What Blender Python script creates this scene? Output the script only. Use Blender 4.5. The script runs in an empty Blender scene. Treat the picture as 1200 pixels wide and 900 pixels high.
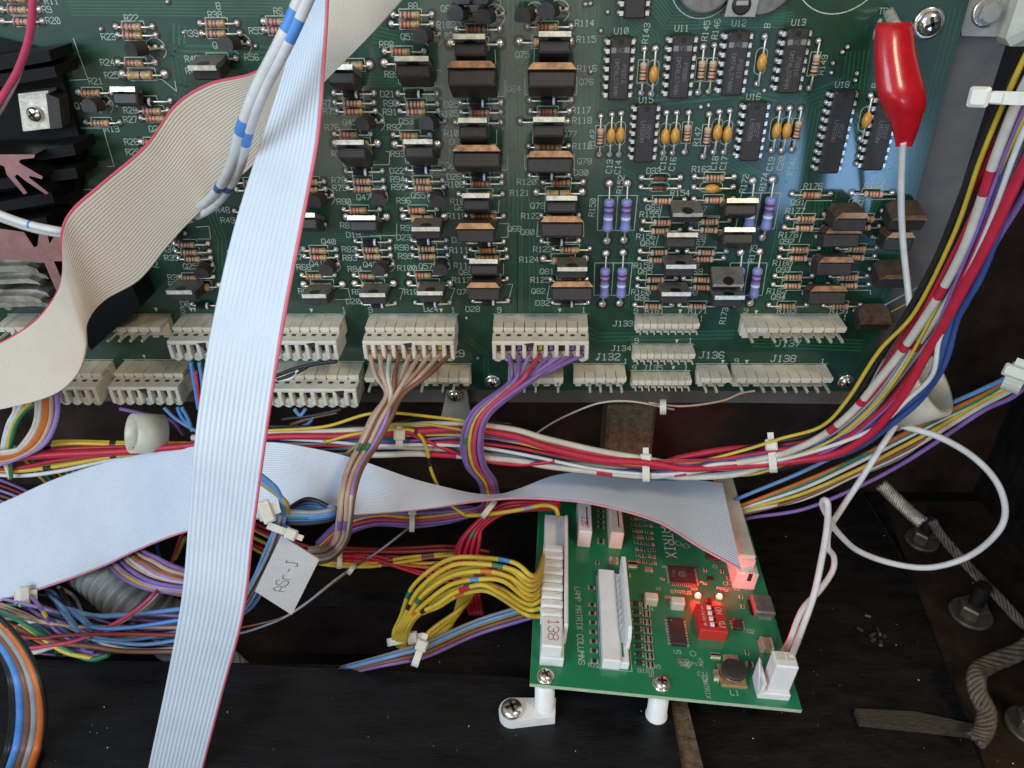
import bpy, math, random
from mathutils import Vector as V, Matrix as M
random.seed(7)
sc = bpy.context.scene
COL = sc.collection
K = 0.001                                   # all lengths below are millimetres

# ---------------------------------------------------------------- camera
F_PX = 868.0
nC = V((35, -580, 868)).normalized()        # axis into the upright board, in lens axes (right, down, ahead)
xC = V((1, .0035, -.038)); xC = (xC - nC * xC.dot(nC)).normalized()
uC = nC.cross(xC)
if uC.y < 0: uC = -uC
def c2w(c): return V((xC.dot(c), nC.dot(c), -uC.dot(c)))
CAM = V((0, -246, 0))
cam = bpy.data.cameras.new('camera'); camo = bpy.data.objects.new('camera', cam); COL.objects.link(camo)
cam.sensor_width = 36; cam.lens = F_PX / 1200 * 36; cam.clip_start = .005; cam.clip_end = 20
R3 = M((c2w(V((1, 0, 0))), c2w(V((0, -1, 0))), c2w(V((0, 0, -1))))).transposed()
camo.matrix_world = M.Translation(CAM * K) @ R3.to_4x4()
sc.camera = camo
def ray(px, py): return c2w(V((px - 600, py - 450, F_PX)))

# ---------------------------------------------------------------- light
w = bpy.data.worlds.new('World'); sc.world = w; w.use_nodes = True
w.node_tree.nodes['Background'].inputs[0].default_value = (1, .95, .89, 1)
w.node_tree.nodes['Background'].inputs[1].default_value = .37
def area(name, loc, target, sx, sy, power, col):
    l = bpy.data.lights.new(name, 'AREA'); l.shape = 'RECTANGLE'; l.size = sx * K; l.size_y = sy * K
    l.energy = power; l.color = col
    o = bpy.data.objects.new(name, l); COL.objects.link(o)
    o.location = V(loc) * K
    o.rotation_euler = (V(target) - V(loc)).to_track_quat('-Z', 'Y').to_euler()
    return o
area('window_light', (-470, -640, 230), (-60, -40, -80), 440, 440, 5.4, (.62, .81, 1))
area('lamp_light', (420, -520, 520), (60, 0, -60), 160, 160, 2.6, (1, .82, .60))
def mirror(px, py, Y):                      # where something must stand to be seen reflected in the board there
    d = ray(px, py); q = CAM + d * (246 / d.y); return q + (q - V((0, 246, 0))) * (Y / 246), q
a_, b_ = mirror(968, 262, 600); area('far_window', a_, b_, 125, 235, 1.5, (.30, .56, 1))
a_, b_ = mirror(530, 90, 600); area('haze_panel', a_, b_, 330, 210, .34, (1, .93, .82))  # unseen panel added so its reflection lays a warm haze on the board
sc.view_settings.view_transform = 'Standard'; sc.view_settings.look = 'None'
sc.view_settings.exposure = 0; sc.view_settings.gamma = 1

# ---------------------------------------------------------------- frames
class Frame:
    """a plane with axes; at(px, py, h) gives local mm of the point seen at that place, h above the plane"""
    def __init__(s, o, x, y, z): s.o, s.x, s.y, s.z = V(o), V(x).normalized(), V(y).normalized(), V(z).normalized()
    def at(s, px, py, h=0):
        d = ray(px, py); t = (s.o + s.z * h - CAM).dot(s.z) / d.dot(s.z); p = CAM + d * t - s.o
        return V((p.dot(s.x), p.dot(s.y), h))
    def w(s, l): l = V(l); return s.o + s.x * l.x + s.y * l.y + s.z * l.z
    def wp(s, px, py, h=0): return s.w(s.at(px, py, h))
    def mat(s, l=(0, 0, 0), rz=0):
        r = M((s.x, s.y, s.z)).transposed().to_4x4()
        return M.Translation(s.w(l) * K) @ r @ M.Rotation(rz, 4, 'Z')
    def px(s, px, py):                       # mm per image pixel on the plane there, (across, along)
        a = s.at(px, py); return (s.at(px + 1, py) - a).length, (s.at(px, py + 1) - a).length
WALL = Frame((0, 0, 0), (1, 0, 0), (0, 0, 1), (0, -1, 0))
FZ = -250
FLOOR = Frame((0, 0, FZ), (1, 0, 0), (0, 1, 0), (0, 0, 1))
dS = c2w(V((63, -550, 868)).normalized()); xS = c2w(V((1, .0816, -.0209)).normalized())
nS = xS.cross(dS).normalized(); dS = nS.cross(xS)
_a = Frame((0, 0, -226), (1, 0, 0), (0, 1, 0), (0, 0, 1)).wp(780, 817)
_f = Frame(_a, xS, dS, nS)
SML = Frame(_f.wp(621, 801), xS, dS, nS)
def P(px, py, h): return WALL.wp(px, py, h)

# ---------------------------------------------------------------- mesh builder
def frame_of(t):
    t = t.normalized(); a = V((0, 0, 1)) if abs(t.z) < .9 else V((1, 0, 0))
    u = t.cross(a).normalized(); return u, t.cross(u)
def spline(pts, n):
    p = [V(q) for q in pts]
    if len(p) < 3: return [p[0].lerp(p[-1], i / n) for i in range(n + 1)]
    p = [p[0] * 2 - p[1]] + p + [p[-1] * 2 - p[-2]]
    m = len(p) - 3; out = []
    for i in range(n + 1):
        s = min(i / n * m, m - 1e-6); k = int(s); u = s - k
        a, b, c, d = p[k:k + 4]
        out.append(.5 * ((2 * b) + (c - a) * u + (2 * a - 5 * b + 4 * c - d) * u * u + (3 * b - a - 3 * c + d) * u ** 3))
    return out
class MB:
    def __init__(s): s.v, s.f, s.m, s.s, s.mats = [], [], [], [], []
    def mi(s, m):
        if m not in s.mats: s.mats.append(m)
        return s.mats.index(m)
    def add(s, vs, fs, mat, smooth=False, X=None):
        b = len(s.v); k = s.mi(mat)
        s.v += [(X @ V(v)) if X else V(v) for v in vs]
        for f in fs: s.f.append([b + i for i in f]); s.m.append(k); s.s.append(smooth)
        return s
    def box(s, c, d, mat, X=None, bev=0, top=(1, 1)):
        c, d = V(c), V(d) / 2
        if bev:
            b = min(bev, d.x * .8, d.y * .8, d.z * .8); L = []
            for z, ins in ((-d.z, 0), (d.z - b, 0), (d.z, b)):
                x, y = d.x - ins, d.y - ins; bb = b * .7
                for sx, sy in ((-1, -1), (1, -1), (1, 1), (-1, 1)):
                    e = [(sx * (x - bb), sy * y), (sx * x, sy * (y - bb))]
                    if sx * sy > 0: e.reverse()
                    L += [c + V((q[0], q[1], z)) for q in e]
            fs = [list(range(7, -1, -1)), list(range(16, 24))]
            for r in (0, 8): fs += [[r + i, r + (i + 1) % 8, r + 8 + (i + 1) % 8, r + 8 + i] for i in range(8)]
            return s.add(L, fs, mat, False, X)
        L = [c + V((sx * d.x * (top[0] if sz > 0 else 1), sy * d.y * (top[1] if sz > 0 else 1), sz * d.z)) for sz in (-1, 1) for sx, sy in ((-1, -1), (1, -1), (1, 1), (-1, 1))]
        return s.add(L, [(3, 2, 1, 0), (4, 5, 6, 7), (0, 1, 5, 4), (1, 2, 6, 5), (2, 3, 7, 6), (3, 0, 4, 7)], mat, False, X)
    def lathe(s, prof, mat, n=12, X=None, mats=None, cap=True, smooth=True, sx=1, sy=1):
        """prof: (radius, z) from bottom to top; mats: material per ring"""
        L = [V((r * math.cos(2 * math.pi * i / n) * sx, r * math.sin(2 * math.pi * i / n) * sy, z)) for r, z in prof for i in range(n)]
        b = len(s.v); s.v += [(X @ v) if X else v for v in L]
        for k in range(len(prof) - 1):
            mm = s.mi(mats[k] if mats else mat)
            for i in range(n):
                j = (i + 1) % n; s.f.append([b + k * n + i, b + k * n + j, b + k * n + n + j, b + k * n + n + i]); s.m.append(mm); s.s.append(smooth)
        if cap:
            e = len(prof) - 1
            s.f.append([b + i for i in range(n - 1, -1, -1)]); s.m.append(s.mi(mats[0] if mats else mat)); s.s.append(False)
            s.f.append([b + e * n + i for i in range(n)]); s.m.append(s.mi(mats[-1] if mats else mat)); s.s.append(False)
        return s
    def tube(s, pts, r, mat, n=7, marks=None, steps=None, flat=1):
        """marks: list of (from, to, material) along 0..1"""
        q = spline(pts, steps) if steps else [V(p) for p in pts]
        N = len(q); b = len(s.v); u = None
        for i in range(N):
            t = (q[min(i + 1, N - 1)] - q[max(i - 1, 0)])
            if t.length < 1e-9: t = V((0, 0, 1))
            t.normalize()
            if u is None: u = frame_of(t)[0]
            u = (u - t * u.dot(t)).normalized(); v = t.cross(u)
            rr = r[i] if isinstance(r, list) else r
            s.v += [q[i] + u * rr * math.cos(2 * math.pi * k / n) + v * rr * flat * math.sin(2 * math.pi * k / n) for k in range(n)]
        for i in range(N - 1):
            mm = mat
            for a, c, x in (marks or []):
                if a <= (i + .5) / (N - 1) < c: mm = x
            mm = s.mi(mm)
            for k in range(n):
                j = (k + 1) % n; s.f.append([b + i * n + k, b + i * n + j, b + (i + 1) * n + j, b + (i + 1) * n + k]); s.m.append(mm); s.s.append(True)
        s.f.append([b + k for k in range(n - 1, -1, -1)]); s.m.append(s.mi(mat)); s.s.append(False)
        s.f.append([b + (N - 1) * n + k for k in range(n)]); s.m.append(s.mi(mat)); s.s.append(False)
        return s
    def prism(s, poly, z0, z1, mat, X=None, side=None):
        n = len(poly); A = [V((p[0], p[1], z0)) for p in poly] + [V((p[0], p[1], z1)) for p in poly]
        s.add(A, [list(range(n - 1, -1, -1)), list(range(n, 2 * n))], mat, False, X)
        return s.add(A, [(i, (i + 1) % n, n + (i + 1) % n, n + i) for i in range(n)], side or mat, False, X)
    def line(s, pts, wd, mat, h=.06):
        for a, b in zip(pts, pts[1:]):
            a, b = V((a[0], a[1], 0)), V((b[0], b[1], 0)); t = b - a
            if t.length < 1e-6: continue
            t.normalize(); a = a - t * wd * .35; b = b + t * wd * .35; nn = V((-t.y, t.x, 0)) * wd / 2; z = V((0, 0, h))
            s.add([a - nn + z, b - nn + z, b + nn + z, a + nn + z], [(0, 1, 2, 3)], mat)
        return s
    def mesh(s, name):
        me = bpy.data.meshes.new(name); me.from_pydata([tuple(v * K) for v in s.v], [], s.f)
        for m in s.mats: me.materials.append(m)
        me.polygons.foreach_set('material_index', s.m); me.polygons.foreach_set('use_smooth', s.s); me.update()
        return me
WM = {}
def put(name, mesh, parent=None, X=None):
    """link an object with world matrix X below parent"""
    if isinstance(mesh, MB): mesh = mesh.mesh(name)
    o = bpy.data.objects.new(name, mesh); COL.objects.link(o)
    X = X if X is not None else M.Identity(4)
    WM[o] = X
    if parent: o.parent = parent; o.matrix_basis = WM[parent].inverted() @ X
    else: o.matrix_basis = X
    return o
GR = {'screw': 'screws holding the boards and bracket', 'standoff': 'standoffs under the small board', 'ribbon cable': 'flat ribbon cables', 'bolt': 'bolts at lower right', 'braided strap': 'braided ground straps', 'heatsink': 'heatsinks at left', 'wire bundle': 'bundles of thin wires', 'connector': 'plugged in wire connectors', 'cable clamp': 'nylon cable clamps', 'circuit board': 'circuit boards', 'cord': 'thin cords'}
def tag(o, label=None, cat=None, group=None, kind=None):
    group = group or GR.get(cat)
    for k, v in (('label', label), ('category', cat), ('group', group), ('kind', kind)):
        if v: o[k] = v
    return o
def thing(name, X, label, cat, group=None): return tag(put(name, None, None, X), label, cat, group)
def wput(name, mb, parent):                  # a mesh whose points are world mm, below a thing
    mb_inv = WM[parent].inverted(); mb.v = [(mb_inv @ (V(v) * K)) / K for v in mb.v]
    return put(name, mb, parent, WM[parent].copy())
def wthing(name, mb, label, cat, group=None):
    c = V((0, 0, 0))
    for v in mb.v: c += V(v)
    c /= len(mb.v); mb.v = [V(v) - c for v in mb.v]
    return tag(put(name, mb, None, M.Translation(c * K)), label, cat, group)

# ---------------------------------------------------------------- materials
def mat(name, col, rough=.5, metal=0, var=.12, scale=300, bump=0, bscale=None, coat=0, spec=.5, emit=None, sss=0, trans=0, dust=0, stretch=None):
    m = bpy.data.materials.new(name); m.use_nodes = True; nt = m.node_tree; N, L = nt.nodes, nt.links
    b = N['Principled BSDF']; b.inputs['Roughness'].default_value = rough; b.inputs['Metallic'].default_value = metal
    b.inputs['Coat Weight'].default_value = coat; b.inputs['Coat Roughness'].default_value = .12
    b.inputs['Specular IOR Level'].default_value = spec; b.inputs['Transmission Weight'].default_value = trans
    if sss: b.inputs['Subsurface Weight'].default_value = sss; b.inputs['Subsurface Scale'].default_value = .002; b.inputs['Subsurface Radius'].default_value = (1, .9, .8)
    tc = N.new('ShaderNodeTexCoord'); mp = N.new('ShaderNodeMapping'); L.new(tc.outputs['Object'], mp.inputs[0])
    if stretch: mp.inputs['Scale'].default_value = stretch
    nz = N.new('ShaderNodeTexNoise'); nz.inputs['Scale'].default_value = scale; nz.inputs['Detail'].default_value = 6; nz.inputs['Roughness'].default_value = .65
    L.new(mp.outputs[0], nz.inputs['Vector'])
    r = N.new('ShaderNodeValToRGB'); e = r.color_ramp.elements
    e[0].position = .3; e[1].position = .72
    e[0].color = tuple(max(0, c * (1 - var)) for c in col) + (1,); e[1].color = tuple(min(1, c * (1 + var)) for c in col) + (1,)
    L.new(nz.outputs[0], r.inputs[0]); src = r.outputs[0]
    if dust:
        n2 = N.new('ShaderNodeTexNoise'); n2.inputs['Scale'].default_value = 420; n2.inputs['Detail'].default_value = 8; n2.inputs['Roughness'].default_value = .8
        L.new(mp.outputs[0], n2.inputs['Vector'])
        r2 = N.new('ShaderNodeValToRGB'); r2.color_ramp.elements[0].position = .62; r2.color_ramp.elements[1].position = .74
        L.new(n2.outputs[0], r2.inputs[0]); mx = N.new('ShaderNodeMix'); mx.data_type = 'RGBA'
        mm = N.new('ShaderNodeMath'); mm.operation = 'MULTIPLY'; mm.inputs[1].default_value = dust; L.new(r2.outputs[0], mm.inputs[0])
        L.new(mm.outputs[0], mx.inputs[0]); L.new(src, mx.inputs[6]); mx.inputs[7].default_value = (.34, .30, .25, 1); src = mx.outputs[2]
    L.new(src, b.inputs['Base Color'])
    mr = N.new('ShaderNodeMapRange'); mr.inputs[3].default_value = max(.02, rough - .08); mr.inputs[4].default_value = min(1, rough + .12)
    L.new(nz.outputs[0], mr.inputs[0]); L.new(mr.outputs[0], b.inputs['Roughness'])
    if bump:
        n3 = N.new('ShaderNodeTexNoise'); n3.inputs['Scale'].default_value = bscale or scale * 2; n3.inputs['Detail'].default_value = 5; L.new(mp.outputs[0], n3.inputs['Vector'])
        bp = N.new('ShaderNodeBump'); bp.inputs['Strength'].default_value = bump; bp.inputs['Distance'].default_value = .0005
        L.new(n3.outputs[0], bp.inputs['Height']); L.new(bp.outputs[0], b.inputs['Normal'])
    if emit: b.inputs['Emission Color'].default_value = emit[:3] + (1,); b.inputs['Emission Strength'].default_value = emit[3]
    return m
m_pcb = mat('solder_mask_dark_green', (.0045, .042, .021), .42, var=.3, scale=60, bump=.06, bscale=500, coat=.75)
m_pcbe = mat('board_edge', (.14, .13, .07), .7)
m_tr = mat('covered_copper', (.011, .095, .045), .4, var=.2, scale=120, coat=.7)
m_pour = mat('covered_ground_copper', (.008, .060, .029), .4, var=.2, scale=90, coat=.7)
m_silk = mat('silkscreen_ink', (.50, .55, .47), .6, var=.2, scale=900)
m_sold = mat('solder', (.80, .77, .69), .28, .75, var=.25, scale=900, bump=.2)
m_ring = mat('dark_ring', (.008, .012, .009), .35, coat=.3)
m_lead = mat('tinned_lead', (.74, .70, .60), .32, .7, var=.2)
m_tan = mat('resistor_tan', (.46, .30, .165), .38, var=.2, scale=700, bump=.1)
m_pnk = mat('resistor_pale_tan', (.55, .38, .26), .38, var=.15, scale=700)
m_brn = mat('resistor_ochre', (.30, .19, .09), .4, var=.2, scale=700)
b_red = mat('band_red', (.33, .035, .03), .4); b_pur = mat('band_violet', (.20, .035, .12), .4); b_blk = mat('band_black', (.015, .013, .013), .4)
b_org = mat('band_orange', (.48, .12, .03), .4); b_gld = mat('band_gold', (.42, .27, .08), .35, .4); b_bro = mat('band_brown', (.12, .045, .02), .4); b_wht = mat('band_silver', (.72, .74, .80), .3)
b_mag = mat('band_crimson', (.34, .03, .13), .4)
m_blu = mat('resistor_violet_blue', (.24, .25, .56), .32, var=.1, scale=600, bump=.1)
m_dio = mat('diode_black', (.02, .018, .018), .25); m_gls = mat('glass_diode_red', (.16, .035, .018), .1, coat=.6)
m_cap = mat('capacitor_amber', (.60, .29, .045), .32, var=.2, scale=500, coat=.3)
m_epx = mat('epoxy_black', (.032, .026, .023), .5, var=.3, scale=500, bump=.15, dust=.10)
m_mark = mat('laser_marking', (.20, .20, .19), .6)
m_tab = mat('tinned_tab', (.80, .75, .62), .36, .55, var=.3, scale=500, bump=.2)
m_cop = mat('copper_tab', (.50, .27, .14), .42, .75, var=.45, scale=350, bump=.3, dust=.15)
m_copf = mat('copper_back', (.13, .085, .06), .5, .5, var=.4, scale=350, bump=.3, dust=.2)
m_tabd = mat('dull_tab', (.20, .185, .16), .5, .5, var=.3, scale=400, bump=.2)
m_nyl = mat('aged_nylon', (.68, .61, .48), .42, var=.16, scale=160, bump=.1, sss=.1, dust=.12)
m_nylw = mat('white_nylon', (.78, .77, .75), .38, var=.06, scale=200, sss=.15)
m_nylg = mat('natural_nylon', (.62, .59, .50), .4, var=.1, scale=250, sss=.15)
m_slot = mat('housing_slot', (.03, .02, .015), .6)
m_tie = mat('tie_nylon', (.66, .63, .54), .35, var=.08, sss=.2)
m_clamp = mat('clamp_nylon', (.55, .53, .43), .35, var=.08, sss=.2)
m_brk = mat('bracket_steel', (.15, .13, .11), .5, .3, var=.25, scale=90, bump=.25, dust=.2)
m_brl = mat('bracket_light', (.34, .32, .28), .5, .1, var=.1, dust=.1)
m_cream = mat('cream_block', (.62, .58, .47), .5, var=.08)
m_wood = mat('dark_stained_wood', (.026, .014, .010), .45, var=.7, scale=45, bump=.5, bscale=140, dust=.06, stretch=(1, 1, 6))
m_block = mat('bare_wood_block', (.115, .075, .040), .8, var=.6, scale=400, bump=.9, bscale=900)
m_flr = mat('black_painted_plywood', (.010, .008, .007), .5, spec=.22, var=.6, scale=60, bump=.5, bscale=260, dust=.30, stretch=(1, 3, 1))
m_plk = mat('black_painted_plank', (.009, .009, .010), .34, spec=.3, var=.5, scale=50, bump=.35, bscale=300, dust=.20, stretch=(1, 4, 1))
m_rust = mat('brown_rusty_sheet', (.024, .013, .008), .6, .1, spec=.25, var=.7, scale=70, bump=.5, dust=.35)
m_void = mat('cabinet_black', (.006, .005, .005), .7)
m_screw = mat('screw_nickel', (.80, .76, .68), .18, .95, var=.2, bump=.1)
m_dark = mat('recess_dark', (.03, .028, .025), .4, .6)
m_rib1 = mat('ribbon_beige', (.57, .49, .39), .45, var=.05, scale=80)
m_rib2 = mat('ribbon_pale_grey', (.56, .62, .69), .42, var=.05, scale=80)  # grey plus the blue of the window light, put into the colour
m_rib3 = mat('ribbon_light_grey', (.58, .63, .71), .42, var=.04, scale=80)  # light grey, its colour tinted with the same bluish light
m_redge = mat('ribbon_red_edge', (.58, .06, .10), .42); m_redg2 = mat('ribbon_pink_edge', (.68, .16, .21), .42); m_redg3 = mat('ribbon_faded_edge', (.56, .24, .30), .42)
m_sgr = mat('solder_mask_bright_green', (.010, .19, .080), .3, var=.1, scale=90, bump=.06, coat=.5)
m_sedge = mat('cut_board_edge', (.42, .50, .34), .6)
m_sw = mat('switch_red', (.58, .028, .022), .35, coat=.3)
m_bolt = mat('aged_bolt', (.12, .095, .07), .5, .6, var=.5, scale=200, bump=.4, dust=.3); m_brd2 = mat('dull_braid', (.11, .09, .065), .6, .4, var=.5, scale=300, bump=.5, dust=.2); m_strip = mat('dark_wood_strip', (.045, .031, .019), .8, var=.6, scale=300, bump=.8, stretch=(1, 5, 1))
m_swk = mat('switch_white', (.8, .76, .72), .4)
m_led = mat('led_lit', (1, .5, .3), .4, emit=(1, .07, .04, 9))
m_core = mat('led_core', (1, .8, .7), .4, emit=(1, .75, .6, 25)); m_ink = mat('red_ink', (.55, .10, .10), .6, var=.3, scale=900); m_pen = mat('pencil_mark', (.16, .13, .10), .7)
m_pap = mat('white_card', (.72, .68, .66), .6, var=.06, dust=.06)
m_ali = mat('red_pvc', (.50, .008, .016), .28, coat=.4, var=.12, bump=.15, bscale=180)
m_hs = mat('heatsink_black', (.005, .0045, .0045), .55, 0, spec=.2, var=.3, dust=.08)
m_hse = mat('heatsink_cut_edge', (.34, .17, .16), .5, .5, var=.2, scale=200)
m_hose = mat('grey_loom', (.30, .31, .31), .4, var=.1)
m_cfoil = mat('crumpled_tin', (.34, .31, .26), .45, .45, var=.6, scale=120, bump=.9, bscale=200, dust=.2)
m_brd = mat('braid_tin', (.36, .32, .25), .45, .7, var=.4, scale=300, bump=.5)
m_gold = mat('gold_pad', (.52, .48, .36), .35, .8)
C = {}
for nm, c in dict(red=(.56, .020, .050), dred=(.30, .03, .03), blue=(.05, .10, .32), lblue=(.16, .34, .62), cream=(.68, .62, .52), white=(.76, .75, .72), black=(.02, .02, .02),
                  yellow=(.72, .50, .05), dyel=(.50, .36, .07), purple=(.27, .15, .42), green=(.03, .22, .11), orange=(.65, .17, .03), tan=(.62, .41, .30), brown=(.24, .10, .055),
                  grey=(.33, .36, .40), pink=(.62, .06, .13), mblue=(.10, .30, .72), lpur=(.40, .26, .62)).items():
    C[nm] = mat('wire_' + nm, tuple(x * .8 for x in c), .44, var=.14, scale=160, bump=.04, spec=.4, dust=.05)

# ---------------------------------------------------------------- stroke lettering
G = {'A': "00 04 26 44 40,02 42", 'B': "00 06 36 45 44 33 03,33 42 41 30 00", 'C': "45 36 16 05 01 10 30 41", 'D': "00 06 26 45 41 20 00", 'E': "46 06 00 40,03 33", 'F': "46 06 00,03 33",
     'G': "45 36 16 05 01 10 30 41 43 23", 'H': "00 06,40 46,03 43", 'I': "20 26,16 36,10 30", 'J': "26 46,36 31 20 10 01", 'K': "00 06,46 03 40", 'L': "06 00 40", 'M': "00 06 23 46 40", 'N': "00 06 40 46",
     'O': "10 01 05 16 36 45 41 30 10", 'P': "00 06 36 45 44 33 03", 'Q': "10 01 05 16 36 45 41 30 10,22 40", 'R': "00 06 36 45 44 33 03,23 40", 'S': "45 36 16 05 04 13 33 42 41 30 10 01",
     'T': "06 46,26 20", 'U': "06 01 10 30 41 46", 'V': "06 20 46", 'W': "06 10 23 30 46", 'X': "00 46,06 40", 'Y': "06 23 46,23 20", '0': "10 01 05 16 36 45 41 30 10,11 35", '1': "15 26 20,10 30",
     '2': "05 16 36 45 44 01 00 40", '3': "05 16 36 45 44 33 42 41 30 10 01,33 13", '4': "30 36 02 42", '5': "46 06 04 34 43 41 30 10 01", '6': "45 36 16 05 01 10 30 41 42 33 03", '7': "06 46 10",
     '8': "13 04 05 16 36 45 44 33 13 02 01 10 30 41 42 33", '9': "01 10 30 41 45 36 16 05 04 13 43", '-': "13 33", '.': "20 21", '+': "13 43,25 21", 'e': "03 43 35 15 04 01 10 40", 'r': "00 04,03 14 34"}
def letters(mb, txt, c, hgt, m, rot=0, h=.09, wd=None, shear=0, slant=0, wob=0):
    """strokes centred on c (local mm), text height hgt"""
    s = hgt / 6; adv = 5.2 * s; x0 = -(len(txt) * adv - 1.2 * s) / 2; wd = wd or hgt * .1
    cr, sr = math.cos(rot), math.sin(rot)
    for i, ch in enumerate(txt):
        for st in G.get(ch, '').split(','):
            pts = []
            for q in st.split():
                x = x0 + i * adv + (int(q[0]) + random.uniform(-wob, wob)) * s; y = (int(q[1]) - 3 + random.uniform(-wob, wob)) * s; x += y * shear
                pts.append((c[0] + x * cr - y * sr, c[1] + x * sr + y * cr))
            mb.line(pts, wd, m, h)

# ================================================================ the setting
def slab(name, frame, poly, h0, h1, m, label=None, cat=None, local=False):
    q = [(frame.at(*p) if not local else p) for p in poly]
    mb = MB().prism([(v[0], v[1]) for v in q], h0, h1, m)
    o = put(name, mb, None, frame.mat())
    if label: tag(o, label, cat)
    else: tag(o, kind='structure')
    return o
slab('back_wall', WALL, [(-420, -430), (420, -430), (420, 330), (-420, 330)], -46, -34, m_wood, local=True)
# floor of the cabinet, with the opening under the harness
hx0, hx1, hy0, hy1 = FLOOR.at(-60, 720)[0], FLOOR.at(468, 720)[0], FLOOR.at(400, 779)[1], FLOOR.at(400, 689)[1]
fl = MB()
for (x0, x1, y0, y1) in ((-420, hx0, -420, 34), (hx1, 420, -420, 34), (hx0, hx1, hy1, 34), (hx0, hx1, -420, hy0)):
    fl.box(((x0 + x1) / 2, (y0 + y1) / 2, -6), (x1 - x0, y1 - y0, 12), m_flr)
tag(put('floor', fl, None, FLOOR.mat()), kind='structure')
tag(put('cabinet_bottom', MB().box((0, -100, -140), (900, 700, 10), m_void), None, FLOOR.mat()), kind='structure')
pe = [FLOOR.at(-80, 772, 6), FLOOR.at(200, 775, 6), FLOOR.at(600, 793, 6), FLOOR.at(790, 805, 6)]
pq = [(p.x, p.y) for p in pe]; ex = FLOOR.at(788, 835, 6).x
slab('front_plank', FLOOR, [(-420, -420), (ex + 3, -420), (ex, FLOOR.at(790, 815, 6).y)] + pq[::-1][1:] + [(-420, pq[0][1])], .2, 6, m_plk, local=True)
ei = FLOOR.at(790, 826, 0)
o = put('wood_batten', MB().prism([(ex + .3, ei.y + 2), (ex + 6, ei.y + 1), (ex + 8.5, ei.y - 40), (ex + 9, -420), (ex + .8, -420)], .2, 4.6, m_block), None, FLOOR.mat())
tag(o, 'rough brown wooden batten edge beside the black plank, below the small green board', 'batten')
# brown sheet on the right part of the floor, with its seam
o = put('metal_sheet', MB().prism([(q.x, q.y) for q in (FLOOR.at(1036, 590), FLOOR.at(1260, 590), FLOOR.at(1400, 930), FLOOR.at(1165, 930), FLOOR.at(1100, 760))], .3, 1.6, m_rust), None, FLOOR.mat())
tag(o, 'rusty dark brown metal sheet under the two bolts at lower right', 'metal sheet')
slab('side_wall', FLOOR, [(212, -150), (226, -150), (226, 34), (212, 34)], 0, 560, m_flr, local=True)
q0, q1 = WALL.at(712, 474, -12), WALL.at(770, 474, -12); q2 = WALL.at(740, 560, -12)
mb = MB().box(((q0.x + q1.x) / 2, (q0.y + q2.y) / 2, -22), (q1.x - q0.x, q0.y - q2.y, 22), m_block, bev=1.5)
tag(put('wooden_block', mb, None, WALL.mat()), 'rough unpainted wooden block hanging below the big circuit board edge', 'wooden block')

# steel bracket behind the board
def poly(frame, pts, h=0): return [(q.x, q.y) for q in (frame.at(a, b, h) for a, b in pts)]
brk = thing('mounting_bracket', WALL.mat(WALL.at(700, 470, -7)), 'grey steel bracket frame showing below and right of the big circuit board', 'bracket')
put('plate', MB().prism(poly(WALL, [(-60, 440), (-60, 470), (880, 472), (1022, 474), (1048, 440), (1105, 286), (1180, 48), (1200, -60), (1100, -60), (985, 440)], -7), -9, -7, m_brk), brk, WALL.mat())
tq = poly(WALL, [(524, 456), (547, 456), (553, 497), (515, 497)], -4)
put('tab', MB().prism(tq, -6, -4, m_brl), brk, WALL.mat())
tq = poly(WALL, [(1120, -60), (1210, -60), (1186, 30), (1170, 43), (1127, 42)], -4)
put('plate', MB().prism(tq, -6.8, -4, m_brl), brk, WALL.mat())
c = WALL.at(1195, 5, 5)
mb = MB().box((c.x + 12, c.y + 5, -2), (20, 34, 10), m_cream, bev=3)
tag(put('spacer_block', mb, None, WALL.mat()), 'cream coloured plastic block in the top right corner beside the hex screw', 'plastic block')

# ================================================================ the big circuit board
bx = poly(WALL, [(-120, 452), (1013, 460), (1147, -45)], 0)
bot = WALL.at(600, 457); x_l, x_r = -290, None
e1, e2 = WALL.at(1012, 459), WALL.at(1136, 0)
topy = 150
xr2 = e1.x + (e2.x - e1.x) * (topy - e1.y) / (e2.y - e1.y)
board = thing('circuit_board', WALL.mat((0, bot.y, 0)), 'large dark green circuit board crowded with resistors and transistors, mounted upright', 'circuit board')
BP = [(x_l, bot.y), (e1.x, bot.y), (xr2, topy), (x_l, topy)]
put('board', MB().prism(BP, -1.6, 0, m_pcb, side=m_pcbe), board, WALL.mat())
silk = MB(); trace = MB()
def WL(pts, w_=.22, m=None): silk.line([WALL.at(*p) for p in pts], w_, m or m_silk, .07)
def WT(txt, px, py, hp=7.2, rot=0, w_=None):
    s = WALL.px(px, py)[0]; hh = hp * s * .93
    letters(silk, txt, WALL.at(px, py), hh, m_silk, rot, .07, hh * .105)
def tracks(path, n, sp=.75, wd=.34, m=None, h=.03):
    q = [WALL.at(*p) for p in path]
    for k in range(n):
        o = (k - (n - 1) / 2) * sp; out = []
        for i, a in enumerate(q):
            d1 = (q[i] - q[i - 1]) if i else (q[1] - q[0]); d2 = (q[i + 1] - q[i]) if i < len(q) - 1 else d1
            d1.z = d2.z = 0; t = (d1.normalized() + d2.normalized()).normalized(); nn = V((-t.y, t.x, 0))
            cs = max(.5, t.dot(d1.normalized())); out.append(a + nn * (o / cs))
        trace.line(out, wd, m or m_tr, h + .0006 * k)
for a in ([(604, -20), (604, 60), (612, 76), (612, 200), (628, 216), (628, 380)], [(592, 70), (592, 180), (604, 196), (604, 370)]): tracks(a, 4, 1.5, .45)
tracks([(687, -10), (687, 190)], 3, 1.9, 1.2, m_pour); tracks([(626, 62), (612, 90)], 4, 1.3, .4)
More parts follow.
